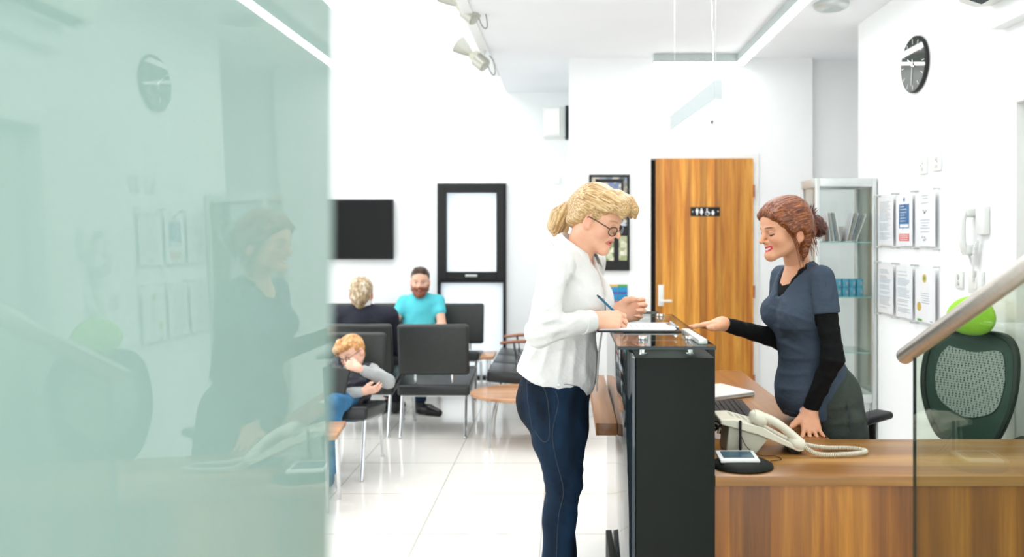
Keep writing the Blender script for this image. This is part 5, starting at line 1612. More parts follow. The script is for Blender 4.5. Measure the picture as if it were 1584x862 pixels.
    for e in (-1, 1): hr.cap((e * 0.06, -0.03, 0.0), (e * 0.035, -0.075, -0.045), 0.026, 0.024, k=0.025)
    # take the face and the ears out
    hr.ell((0, 0.094, -0.030), (0.084, 0.066, 0.104), k=0.010, sub=True)
    hr.ell((0, 0.065, -0.075), (0.10, 0.075, 0.07), k=0.015, sub=True)
    for e in (-1, 1): hr.ell((e * 0.085, 0.010, -0.014), (0.018, 0.022, 0.030), k=0.01, sub=True)
    def fh(D, X, Y, Z):
        th = np.arctan2(X, Z - 0.02 + 0.3 * (Y + 0.09))
        return D + 0.0006 * np.sin(th * 22 + 1.0 * np.sin(Y * 22)) + 0.0004 * np.sin(th * 63 + Y * 20)
    hr.cut(fh)
    HB = hair_mat('blond_hair', rgb(136, 100, 60), rgb(188, 152, 100), rgb(224, 200, 152), (260, 9, 260))
    P, F = hr.mesh()
    hair = mk('hair', [(P, F)], HB, t, sm=1, xf=Hm)
    pt = Sdf(0.003)
    pt.chain([(0, -0.108, -0.008), (0, -0.128, -0.022), (0, -0.150, -0.062), (0.002, -0.150, -0.105), (0.004, -0.132, -0.135)], [0.020, 0.026, 0.034, 0.028, 0.010], k=0.02)
    pt.chain([(0.02, -0.14, -0.05), (0.028, -0.138, -0.10), (0.022, -0.118, -0.145)], [0.014, 0.014, 0.005], k=0.01)
    pt.chain([(-0.02, -0.14, -0.05), (-0.026, -0.125, -0.10), (-0.016, -0.10, -0.140)], [0.014, 0.014, 0.005], k=0.01)
    pt.cut(lambda D, X, Y, Z: D + 0.0022 * np.sin(np.arctan2(X, Y + 0.14) * 9 + 40 * Z * 0.4))
    mk('ponytail', [pt.mesh()], hair_mat('blond_ponytail', rgb(140, 104, 64), rgb(192, 156, 104), rgb(226, 198, 146), (300, 120, 14)), hair, sm=1, xf=None) if False else mk('ponytail', [pt.mesh()], hair_mat('blond_ponytail', rgb(140, 104, 64), rgb(192, 156, 104), rgb(226, 198, 146), (300, 120, 14)), t, sm=1, xf=Hm)
    mk('hair_tie', [Sdf(0.003).chain([(0.018 * math.cos(a), -0.112 + 0.006 * math.sin(a), -0.014 + 0.02 * math.sin(a)) for a in np.linspace(0, 2 * PI, 13)], [0.005] * 13, k=0.003).mesh()], M['blackmatte'], t, xf=Hm)
    # glasses
    def G(*p): return Hm @ Vector(p)
    g = MB()
    for e in (-1, 1):
        ring = []
        for k in range(22):
            a = 2 * PI * k / 22
            X = math.cos(a); Z = math.sin(a)
            ring.append(G(e * (0.032 + 0.0235 * X), 0.1035 - 0.010 * abs(X) * (1 if e * X * e > 0 else 0), -0.012 + 0.0172 * (abs(Z) ** 0.8) * (1 if Z > 0 else -1)))
        g.tube(ring, 0.0017, n=7, closed=True)
        g.tube([G(e * 0.0555, 0.094, -0.004), G(e * 0.068, 0.085, 0.0), G(e * 0.0745, 0.045, 0.004), G(e * 0.0775, 0.008, 0.006), G(e * 0.078, -0.008, -0.006)], 0.0019, n=7)
    g.tube([G(-0.0085, 0.105, -0.007), G(0, 0.1085, -0.004), G(0.0085, 0.105, -0.007)], 0.0016, n=7)
    gl = g.build('glasses', mat('dark_tortoise', rgb(44, 32, 34), 0.25), t)
    for e in (-1, 1):
        MB().lathe([(0.0001, 0), (0.0222, 0), (0.0222, 0.0008), (0.0001, 0.0008)], G(e * 0.032, 0.1025, -0.010), 22, (Hm.to_3x3() @ Vector((e * 0.15, 1, 0))), sc=(1, 0.74)).build('lens', M['glass'], gl, smooth=0)
    # the pen, held between thumb and forefinger
    pen = thing('pen', 'blue pen in the right hand of the blonde woman', 'pen', W(950, 480, 2.60))
    a, b = W(926, 459, 2.635), W(966, 497, 2.73)
    d = (b - a).normalized()
    MB().cyl(a, b - d * 0.012, 0.0042, 0.0042, 12).build('barrel', mat('teal_blue_plastic', rgb(40, 120, 160), 0.25), pen)
    MB().cyl(b - d * 0.012, b, 0.0042, 0.0008, 12).build('nib', M['chrome'], pen)
    MB().cyl(a - d * 0.008, a, 0.0028, 0.0035, 10).tube([a + Vector((0, -0.006, 0.003)), a + d * 0.035 + Vector((0, -0.006, 0.003))], 0.0012, n=6).build('clip', M['inkdark'], pen)
DENIM = []
blonde()
# ================================================================== the receptionist
def receptionist():
    t = thing('person', 'receptionist with auburn hair in a bun, grey tunic over black sleeves, leaning on the desk', 'person', (1.05, 3.04, 0))
    Hm = local_frame(W(1214, 354, 2.96), PI / 2 + math.radians(17), math.radians(13), 0.0, 0.97)
    q = dict(HEAD); q.update(ear=(-0.014, -0.024), chin=(0.088, -0.089), w=0.95, nose=1.35, smile=1.0, open=0.5, jaw=0.92)
    lw = dict(q, lashw=1.7)
    skin = rgb(216, 158, 122)
    nb = Vector((0.900, 3.02, 1.372))
    P, F = head_sdf(neck=wl(Hm, nb), neckr=(0.046, 0.050), **q).mesh(); P = smooth_mesh(P, F, 1)
    cols = head_cols(P, skin, rgb(206, 56, 76), rgb(46, 24, 16), lw, lid=rgb(150, 100, 80), teeth=True, cheek=rgb(222, 140, 108))
    pcs = [(xfP(Hm, P), F)]; cc = [cols]
    def add(sd):
        P, F = sd.mesh(); P = smooth_mesh(P, F, 1); pcs.append((P, F)); cc.append(np.tile(np.array(skin[:3]), (len(P), 1)))
    Sn, Sf = Vector((0.955, 2.890, 1.318)), Vector((0.884, 3.172, 1.306))
    En, Wn = Vector((0.980, 2.845, 1.022)), Vector((0.912, 2.905, 0.812))
    Ef, Wf = Vector((0.865, 3.13, 1.050)), Vector((0.605, 2.985, 1.132))
    # near hand, leaning on the desk
    hs, tips, L = hand_sdf(Wn, (-0.12, -0.74, -0.66), (0.0, -0.66, 0.74), -1, [(-0.1, -0.2, -0.1), (-0.12, -0.2, -0.1), (-0.12, -0.2, -0.1), (-0.1, -0.2, -0.1)], elbow=En, spread=0.26,
                           thumb=[(0.018, 0.022, -0.006), (0.045, 0.048, -0.010), (0.066, 0.066, -0.006), (0.084, 0.080, 0.0)], sc=0.93, wr=0.024)
    zmin = min(tp[0].z for tp in tips)
    hs.cut(lambda D, X, Y, Z: np.maximum(D, DT + 0.0005 - Z))
    add(hs)
    hf, tf, Lf = hand_sdf(Wf, (-0.92, -0.36, -0.02), (-0.08, 0.12, 0.98), -1 if False else 1, [(0.03, 0.08, 0.08), (0.02, 0.08, 0.08), (0.03, 0.1, 0.1), (0.06, 0.1, 0.1)], elbow=Ef, spread=0.07, sc=0.95, wr=0.023,
                          thumb=[(0.018, 0.022, -0.006), (0.05, 0.040, -0.012), (0.078, 0.046, -0.014), (0.098, 0.044, -0.014)])
    add(hf)
    core = Sdf(0.009)
    core.chain([nb, (0.925, 3.03, 1.25), (0.925, 3.03, 1.05), (1.02, 3.05, 0.86)], [0.045, 0.08, 0.07, 0.09], k=0.05)
    core.cap(Sn, Sf, 0.032, k=0.04)
    for a, b, c in ((Sn, En, Wn), (Sf, Ef, Wf)): core.chain([a, b, c], [0.034, 0.028, 0.020], k=0.02)
    Hn, Hf = Vector((1.035, 2.965, 0.83)), Vector((1.045, 3.14, 0.83))
    Kn, Kf = Vector((1.06, 2.93, 0.46)), Vector((1.06, 3.13, 0.46))
    An, Af = Vector((1.10, 2.95, 0.07)), Vector((1.08, 3.15, 0.07))
    for a, b, c in ((Hn, Kn, An), (Hf, Kf, Af)): core.chain([a, b, c], [0.065, 0.045, 0.032], k=0.02)
    add(core)
    mk('body', pcs, SKIN, t, np.concatenate(cc), sm=0)
    nl = MB()
    for (p, r0, d, up) in tips:
        nl.sph(p, (r0 * 0.55, r0 * 0.75, r0 * 0.35), 8, tuple(d.to_track_quat('Y', 'Z').to_euler()))
    nl.build('nails', mat('dark_nail_polish', rgb(60, 14, 24), 0.2), t)
    Rf = rotm(PI / 2 + math.radians(13.5))
    f = Vector((-0.972, -0.236, 0)); r = Vector((0.236, -0.972, 0))
    def torso(s, g):
        s.cap(Sn - r * 0.025, Sf + r * 0.025, 0.030 + g, k=0.04)
        s.cap(nb + Vector((0.004, 0, -0.01)), (0.93, 3.03, 1.27), 0.050 + g, 0.088 + g, k=0.05)
        s.ell((0.925, 3.03, 1.20), (0.150 + g, 0.098 + g, 0.14), Rf, k=0.05)
        for e in (-1, 1): s.ell(Vector((0.925, 3.03, 1.165)) + f * 0.075 + r * e * 0.068, (0.058 + g, 0.056 + g, 0.060 + g), Rf, k=0.045)
    u = Sdf(0.006)
    torso(u, -0.004)
    for a, b, c in ((Sn, En, Wn), (Sf, Ef, Wf)):
        u.cap(a, b, 0.040, 0.038, k=0.03); u.cap(b, b.lerp(c, 0.95), 0.039, 0.0280, k=0.02)
    def fu(D, X, Y, Z):
        D = D + 0.0018 * noise3(X, Y, Z, 48, 4.0)
        D = folds(D, X, Y, Z, [(1262, 515, 1300, 505, .005, .006), (1264, 535, 1302, 530, .006, .006), (1262, 552, 1300, 555, .006, .006), (1260, 575, 1294, 580, .005, .006), (1252, 600, 1284, 608, .004, .006), (1130, 505, 1142, 525, .004, .005), (1160, 505, 1172, 530, .005, .006)], 415)
        fx = (X - nb.x) * f.x + (Y - nb.y) * f.y; rx = (X - nb.x) * r.x + (Y - nb.y) * r.y
        v = np.maximum(np.abs(rx) - 0.034 - 0.35 * np.clip(Z - 1.29, 0, 1), -(fx - 0.0))
        D = np.maximum(D, -np.maximum(v, 1.285 - Z))
        return np.maximum(D, -(np.sqrt(fx ** 2 + rx ** 2) - 0.050) - 20 * np.clip(1.325 - Z, 0, 1))
    u.cut(fu)
    BK = cloth('black_jersey', rgb(9, 10, 12), bump=0.3, bs=30)
    mk('undershirt', [u.mesh()], BK, t, sm=1)
    s = Sdf(0.0062)
    torso(s, 0.006)
    s.ell((0.942, 3.035, 1.03), (0.128, 0.106, 0.15), Rf, k=0.06)
    s.ell((0.985, 3.045, 0.87), (0.142, 0.135, 0.15), Rf, k=0.06)
    s.ell((0.945, 3.04, 0.86), (0.125, 0.120, 0.12), Rf, k=0.05)
    s.cap((0.985, 2.995, 0.86), (1.0, 2.995, 0.68), 0.098, 0.092, k=0.05); s.cap((0.975, 3.09, 0.86), (0.99, 3.09, 0.68), 0.098, 0.092, k=0.05)
    s.cap(Sn, Sn.lerp(En, 0.12), 0.040, 0.040, k=0.03); s.cap(Sf, Sf.lerp(Ef, 0.5), 0.046, 0.050, k=0.025)
    slv = Sdf(0.0062); slv.cap(Sn, Sn.lerp(En, 0.50), 0.044, 0.050, k=0.02)
    dnn = (En - Sn).normalized(); hpp = Sn.lerp(En, 0.46)
    slv.cut(lambda D, X, Y, Z: np.maximum(folds(D + 0.002 * noise3(X, Y, Z, 30, 5.0), X, Y, Z, [(1268, 470, 1285, 440, .005, .007), (1285, 476, 1292, 445, .005, .007)], 415), (X - hpp.x) * dnn.x + (Y - hpp.y) * dnn.y + (Z - hpp.z) * dnn.z))
    def ft(D, X, Y, Z):
        D = D + 0.0028 * noise3(X, Y, Z, 24, 5.0) + 0.0012 * noise3(X, Y, Z, 60, 1.0)
        fx = (X - nb.x) * f.x + (Y - nb.y) * f.y; rx = (X - nb.x) * r.x + (Y - nb.y) * r.y
        zh = 0.775 + 0.72 * np.clip(X - 0.97, 0, 0.4) + 0.006 * np.sin(X * 50)
        D = np.maximum(D, zh - Z)
        D = folds(D, X, Y, Z, [(1195, 478, 1262, 500, .005, .006), (1200, 510, 1262, 505, .005, .008), (1202, 528, 1250, 548, .006, .008), (1200, 560, 1255, 552, .006, .008), (1204, 585, 1248, 575, .006, .008), (1208, 606, 1245, 600, .005, .008),
                               (1212, 470, 1205, 440, .005, .009), (1258, 470, 1268, 432, .005, .008), (1200, 545, 1225, 520, -.005, .006), (1250, 440, 1240, 480, -.004, .006)], 408, ymax=3.03)
        v = np.maximum(np.abs(rx) - 0.020 - 0.55 * np.clip(Z - 1.235, 0, 1), -(fx - 0.0))
        D = np.maximum(D, -np.maximum(v, 1.235 - Z))
        return np.maximum(D, -(np.sqrt(fx ** 2 + rx ** 2) - 0.062) - 20 * np.clip(1.345 - Z, 0, 1))
    s.cut(ft)
    TG = cloth('slate_tunic', rgb(62, 74, 88), bump=0.45, bs=34, var=0.06)
    TP, TF = s.mesh()
    tu = mk('tunic', [(TP, TF), slv.mesh()], TG, t, sm=1)
    sk = mat('tunic_stitch', rgb(52, 62, 76), 0.8)
    for pts in ([(0.80, 2.9, 1.19), (0.86, 2.9, 1.125), (0.90, 2.9, 1.095), (0.95, 2.9, 1.085)], [(0.84, 2.9, 0.80), (0.90, 2.9, 0.795), (0.94, 2.9, 0.793)], [(0.955, 2.9, 1.30), (0.945, 2.9, 1.22), (0.935, 2.9, 1.14)]):
        pp_ = snap(TP, catmull([Vector(p) for p in pts], 8), 0.0006)
        if len(pp_) > 3: MB().tube(pp_, 0.0011, n=5).build('seam', sk, tu)
    # trousers
    j = Sdf(0.0065)
    j.ell((1.02, 3.05, 0.87), (0.150, 0.115, 0.11), Rf, k=0.05)
    for H_, K_, A_ in ((Hn, Kn, An), (Hf, Kf, Af)):
        j.chain([H_, H_.lerp(K_, 0.3) + Vector((0.012, 0, 0)), K_, (A_.x, A_.y, 0.03)], [0.098, 0.088, 0.066, 0.072], k=0.03)
    j.cap((1.07, 2.885, 0.78), (1.075, 2.885, 0.70), 0.035, 0.035, k=0.03)
    def fp(D, X, Y, Z):
        D = D + 0.0022 * noise3(X, Y, Z, 26, 6.0)
        D = folds(D, X, Y, Z, [(1270, 625, 1310, 615, .006, .008), (1265, 650, 1312, 640, .006, .008), (1285, 600, 1312, 580, .006, .008), (1290, 670, 1300, 600, -.005, .006)], 404, ymax=3.04)
        D = np.maximum(D, np.maximum(Z - 0.97, 0.03 - Z))
        return np.where(Z < 0.76, np.maximum(D, 0.955 - X), D)
    j.cut(fp)
    PP, PF = j.mesh()
    tr = mk('trousers', [(PP, PF)], cloth('grey_green_trousers', rgb(62, 70, 64), bump=0.35, bs=40), t, sm=1)
    pk = snap(PP, catmull([Vector(p) for p in ((1.035, 2.9, 0.86), (1.045, 2.9, 0.80), (1.05, 2.9, 0.755), (1.12, 2.9, 0.79), (1.14, 2.9, 0.82))], 8), 0.0006, rad=0.02)
    if len(pk) > 3: MB().tube(pk, 0.0012, n=5).build('pocket_seam', sk, tr)
    for A in (An, Af):
        sh = Sdf(0.006); sh.ell((A.x - 0.07, A.y - 0.02, 0.04), (0.10, 0.042, 0.036), rotm(0.2), k=0.03); sh.ell((A.x + 0.01, A.y, 0.05), (0.045, 0.038, 0.045), k=0.03)
        sh.cut(lambda D, X, Y, Z: np.maximum(D, 0.002 - Z)); mk('shoe', [sh.mesh()], M['leather'], t)
    # bracelet of pale beads
    b = MB(); dv = (En - Wn).normalized(); px_ = dv.cross(Vector((0, 0, 1))).normalized(); py_ = dv.cross(px_)
    for k in range(20):
        a = 2 * PI * k / 20
        b.sph(Wn - dv * 0.008 + px_ * math.cos(a) * 0.030 + py_ * math.sin(a) * 0.0275, 0.0062 if k % 3 else 0.0078, 8)
    b.build('bracelet', mat('pearl_pink_beads', rgb(214, 196, 204), 0.2, 0.2), t)
    # hair: swept back over the ears into a low bun
    hr = Sdf(0.003)
    hr.ell((0, -0.024, 0.040), (0.079, 0.098, 0.090), k=0.02)
    hr.ell((0, 0.028, 0.072), (0.057, 0.052, 0.046), k=0.03)
    for e in (-1, 1):
        hr.chain([(e * 0.016, 0.076, 0.084), (e * 0.046, 0.062, 0.066), (e * 0.062, 0.038, 0.036), (e * 0.069, 0.012, 0.000), (e * 0.070, -0.010, -0.035)], [0.010, 0.013, 0.013, 0.010, 0.007], k=0.02)
        hr.cap((e * 0.068, -0.035, 0.0), (e * 0.030, -0.085, -0.03), 0.026, 0.028, k=0.03)
        hr.ell((e * 0.060, -0.035, 0.02), (0.024, 0.050, 0.055), k=0.03)
    hr.cap((0, -0.085, 0.0), (0, -0.075, -0.05), 0.042, 0.028, k=0.03)
    for e in (-1, 1): hr.chain([(e * 0.064, -0.040, -0.02), (e * 0.056, -0.044, -0.062), (e * 0.050, -0.034, -0.10), (e * 0.048, -0.02, -0.135)], [0.020, 0.019, 0.012, 0.004], k=0.02)
    hr.ell((0, 0.100, -0.030), (0.085, 0.058, 0.094), k=0.008, sub=True)
    hr.ell((0, 0.078, -0.080), (0.10, 0.078, 0.068), k=0.015, sub=True)
    for e in (-1, 1): hr.ell((e * 0.088, -0.010, -0.032), (0.020, 0.018, 0.026), k=0.008, sub=True)
    def fh(D, X, Y, Z):
        th = np.arctan2(np.abs(X) + 0.01, Z + 0.02 + 0.4 * (Y + 0.09))
        return D + 0.0006 * np.sin(th * 26 + np.sin(Y * 25)) + 0.0004 * np.sin(th * 72 + Y * 24)
    hr.cut(fh)
    HA = hair_mat('auburn_hair', rgb(50, 22, 10), rgb(110, 54, 22), rgb(172, 102, 48), (280, 9, 280))
    hair = mk('hair', [hr.mesh()], HA, t, sm=1, xf=Hm)
    HD = hair_mat('dark_auburn_bun', rgb(34, 14, 12), rgb(74, 32, 22), rgb(104, 50, 30), (160, 160, 30))
    bn = Sdf(0.003)
    bn.ell((0, -0.140, -0.020), (0.042, 0.036, 0.044), k=0.02)
    bn.ell((0.008, -0.112, 0.010), (0.032, 0.032, 0.036), k=0.02)
    bn.ell((-0.006, -0.152, -0.036), (0.034, 0.026, 0.030), k=0.015)
    bn.cut(lambda D, X, Y, Z: D + 0.0022 * np.sin(14 * np.arctan2(Z + 0.02, Y + 0.135) * 0.6 + X * 90) + 0.001 * np.sin(X * 260 + Y * 120))
    bu = mk('bun', [bn.mesh()], HD, t, sm=1, xf=Hm)
    rs = random.Random(3); g = MB()
    for k in range(22):
        a = rs.uniform(-0.9, 0.9); el = rs.uniform(0.0, 1.5)
        o_ = Vector((rs.uniform(-.028, .028), -0.118 + rs.uniform(-.012, .012), 0.026 + rs.uniform(-.014, .010)))
        d = Vector((math.sin(a) * 0.6, -math.cos(el) * 0.9, math.sin(el) * 0.9 + 0.25)).normalized()
        L_ = rs.uniform(0.030, 0.055)
        w_ = Hm @ o_, Hm @ (o_ + d * L_ * 0.55 + Vector((0, -0.002, 0.004))), Hm @ (o_ + d * L_)
        g.tube(w_, [0.0055, 0.0036, 0.0006], n=6, flat=0.5)
    g.build('spiky_ends', HD, bu)
    # loose strands in front of and behind the ear
    ls = MB()
    for e in (-1,):
        for k in range(16):
            y0 = 0.020 - 0.0065 * k + rs.uniform(-.003, .003)
            end = -0.15 + rs.uniform(-0.03, 0.03) if k < 4 else -0.11 + rs.uniform(-.02, .03)
            P_ = [Vector((e * 0.072, y0 + 0.018, 0.02)), Vector((e * 0.077, y0 + 0.004, -0.03)), Vector((e * 0.070, y0 - 0.008 + rs.uniform(-.004, .004), -0.075)), Vector((e * (0.060 + rs.uniform(0, .012)), y0 - 0.012 + rs.uniform(-.01, .01), end))]
            if -0.034 < y0 < 0.004: continue
            ls.tube([Hm @ p for p in catmull(P_, 5)], [0.0042] * 6 + [0.003] * 5 + [0.0018] * 4 + [0.0006], n=6, flat=0.5)
    ls.build('loose_strands', HA, hair)
    lp = MB().tube([Hm @ Vector((0.01 + 0.003 * math.cos(a), -0.150 + 0.014 * math.cos(a), -0.064 + 0.012 * math.sin(a))) for a in np.linspace(0, 2 * PI, 16)[:-1]], 0.0012, n=6, closed=True)
    lp.build('hair_loop', HA, bu)
receptionist()

# ================================================================== waiting people
def seated(name_label, Hm, q, skin, cols_kw, nb, Sh, arms, torso, legs, h=0.009, headh=0.0045, hands=None, loc=(0, 0, 0)):
    t = thing('person', name_label, 'person', loc)
    P, F = head_sdf(h=headh, neck=wl(Hm, nb), **q).mesh(); P = smooth_mesh(P, F, 1)
    qq = dict(HEAD); qq.update(q)
    cols = head_cols(P, skin, cols_kw.pop('lip'), cols_kw.pop('brow'), qq, **cols_kw)
    pcs = [(xfP(Hm, P), F)]; cc = [cols]
    core = Sdf(h)
    core.chain([nb] + torso[0], [0.045] + torso[1], k=0.05)
    core.cap(Sh[0], Sh[1], 0.038, k=0.04)
    for A, R in arms: core.chain(A, R, k=0.02)
    for A, R in legs: core.chain(A, R, k=0.02)
    sds = [core] + (hands or [])
    for sd in sds:
        P, F = sd.mesh(); P = smooth_mesh(P, F, 1); pcs.append((P, F)); cc.append(np.tile(np.array(skin[:3]), (len(P), 1)))
    mk('body', pcs, SKIN, t, np.concatenate(cc), sm=0)
    return t
def boot(t, heel, toe, m, h=0.006, tall=0.13):
    s = Sdf(h); heel, toe = Vector(heel), Vector(toe); d = toe - heel
    s.chain([heel + Vector((0, 0, 0.045)), heel + d * 0.5 + Vector((0, 0, 0.042)), toe + Vector((0, 0, 0.028))], [0.042, 0.043, 0.028], k=0.02)
    s.cap(heel + Vector((0, 0, 0.05)), heel + Vector((0, 0, tall)), 0.043, 0.046, k=0.02)
    s.cut(lambda D, X, Y, Z: np.maximum(np.maximum(D, 0.001 - Z), Z - tall)); mk('boot', [s.mesh()], m, t)

# bearded man, turquoise T-shirt, facing the camera
def bearded():
    Yb = 7.12
    Hm = local_frame(W(650, 436, 7.10), PI + 0.12, 0.05, 0.0, 1.08)
    nb = Vector((-1.335, 7.13, 0.935))
    S1, S2 = Vector((-1.485, 7.12, 0.86)), Vector((-1.175, 7.14, 0.87))
    E1, W1 = Vector((-1.555, 6.98, 0.665)), Vector((-1.45, 6.78, 0.60))
    E2, W2 = Vector((-1.115, 7.0, 0.655)), Vector((-1.36, 6.80, 0.595))
    K1, A1 = Vector((-1.44, 6.66, 0.47)), Vector((-1.50, 6.62, 0.09))
    K2, A2 = Vector((-1.24, 6.62, 0.48)), Vector((-1.21, 6.42, 0.09))
    H1, H2 = Vector((-1.40, 7.05, 0.47)), Vector((-1.26, 7.05, 0.47))
    skin = rgb(226, 176, 150)
    cu = [(0.5, 0.6, 0.3)] * 4
    h1 = hand_sdf(W1, (0.5, -0.75, -0.1), (-0.6, -0.2, 0.8), -1, cu, h=0.004, elbow=E1, wr=0.028)[0]
    h2 = hand_sdf(W2, (-0.75, -0.55, -0.05), (0.3, -0.3, 0.9), 1, cu, h=0.004, elbow=E2, wr=0.028)[0]
    t = seated('bearded man in a turquoise T-shirt sitting and holding a phone', Hm, dict(w=1.02, jaw=1.1), skin, dict(lip=rgb(190, 110, 100), brow=rgb(70, 44, 30), iris=(0.08, 0.05, 0.03), beard=rgb(116, 62, 38), cheek=rgb(232, 150, 130)),
               nb, (S1, S2), [([S1, E1, W1], [0.045, 0.040, 0.028]), ([S2, E2, W2], [0.045, 0.040, 0.028])],
               ([Vector((-1.33, 7.13, 0.80)), Vector((-1.33, 7.12, 0.55))], [0.10, 0.11]), [([H1, K1, A1], [0.07, 0.055, 0.04]), ([H2, K2, A2], [0.07, 0.055, 0.04])], hands=[h1, h2], loc=(-1.33, 7.05, 0))
    s = Sdf(0.009)
    s.cap(S1, S2, 0.058, k=0.05); s.cap(nb - Vector((0, 0, 0.01)), nb - Vector((0, 0, 0.08)), 0.062, 0.09, k=0.04)
    s.ell((-1.33, 7.12, 0.78), (0.185, 0.12, 0.15), k=0.05); s.ell((-1.33, 7.10, 0.60), (0.17, 0.13, 0.17), k=0.06)
    s.cap(S1, S1.lerp(E1, 0.42), 0.058, 0.058, k=0.03); s.cap(S2, S2.lerp(E2, 0.42), 0.058, 0.058, k=0.03)
    s.cut(lambda D, X, Y, Z: np.maximum(D + 0.004 * noise3(X, Y, Z, 20, 2), -(np.sqrt((X - nb.x) ** 2 + (Y - nb.y) ** 2) - 0.058) - 20 * np.clip(nb.z - 0.035 - Z, 0, 1)))
    mk('t_shirt', [s.mesh()], cloth('turquoise_cotton', rgb(88, 196, 208), bump=0.4, bs=26), t, sm=1)
    j = Sdf(0.009)
    j.cap(H1, H2, 0.10, k=0.04)
    for H_, K_, A_ in ((H1, K1, A1), (H2, K2, A2)): j.chain([H_, K_, (A_.x, A_.y, 0.10)], [0.085, 0.07, 0.058], k=0.03)
    j.cut(lambda D, X, Y, Z: np.maximum(np.maximum(D + 0.002 * noise3(X, Y, Z, 24, 3), 0.10 - Z), -(Z - 0.405) - 50 * np.clip(6.84 - Y, 0, 1)))
    mk('trousers', [j.mesh()], DENIM[0], t, sm=1)
    bm_ = mat('black_boot_leather', rgb(18, 18, 19), 0.3, bump=0.1)
    boot(t, (A1.x, A1.y + 0.02, 0), (A1.x - 0.03, A1.y - 0.20, 0), bm_)
    boot(t, (A2.x, A2.y + 0.0, 0), (A2.x + 0.18, A2.y - 0.10, 0), bm_)
    hr = Sdf(0.004)
    hr.ell((0, -0.016, 0.046), (0.080, 0.099, 0.082), k=0.02); hr.cap((-0.03, 0.050, 0.104), (0.03, 0.052, 0.106), 0.020, k=0.04); hr.cap((0, -0.08, 0.0), (0, -0.07, -0.045), 0.045, 0.03, k=0.02)
    hr.ell((0, 0.105, -0.03), (0.085, 0.075, 0.105), k=0.012, sub=True)
    for e in (-1, 1): hr.ell((e * 0.088, 0.005, -0.012), (0.02, 0.024, 0.034), k=0.01, sub=True)
    hr.cut(lambda D, X, Y, Z: np.maximum(D + 0.0015 * noise3(X, Y, Z, 130, 1), -0.05 - Z))
    HB = hair_mat('dark_brown_hair', rgb(30, 20, 16), rgb(58, 38, 28), rgb(92, 62, 44), (60, 40, 60))
    mk('hair', [hr.mesh()], HB, t, sm=1, xf=Hm)
    bd = Sdf(0.004)
    for e in (-1, 1): bd.chain([(e * 0.070, 0.008, -0.03), (e * 0.060, 0.020, -0.065), (e * 0.030, 0.072, -0.098), (0, 0.088, -0.108)], [0.008, 0.012, 0.018, 0.020], k=0.02)
    for e in (-1, 1): bd.chain([(0, 0.099, -0.046), (e * 0.022, 0.090, -0.052), (e * 0.030, 0.078, -0.075)], [0.006, 0.006, 0.008], k=0.01)
    bd.ell((0, 0.086, -0.085), (0.026, 0.014, 0.016), k=0.01)
    bd.cut(lambda D, X, Y, Z: D + 0.0012 * noise3(X, Y, Z, 200, 1))
    mk('beard', [bd.mesh()], hair_mat('ginger_beard', rgb(78, 36, 22), rgb(122, 62, 38), rgb(158, 92, 58), (120, 120, 60)), t, sm=1, xf=Hm)
    ph = MB().box(Vector((-1.405, 6.70, 0.625)), (0.068, 0.12, 0.010), (0.5, 0.15, 0.5), 0.004).build('mobile_phone', M['blackgloss'])
    lone(ph, 'dark mobile phone in the hands of the bearded man', 'phone')
bearded()

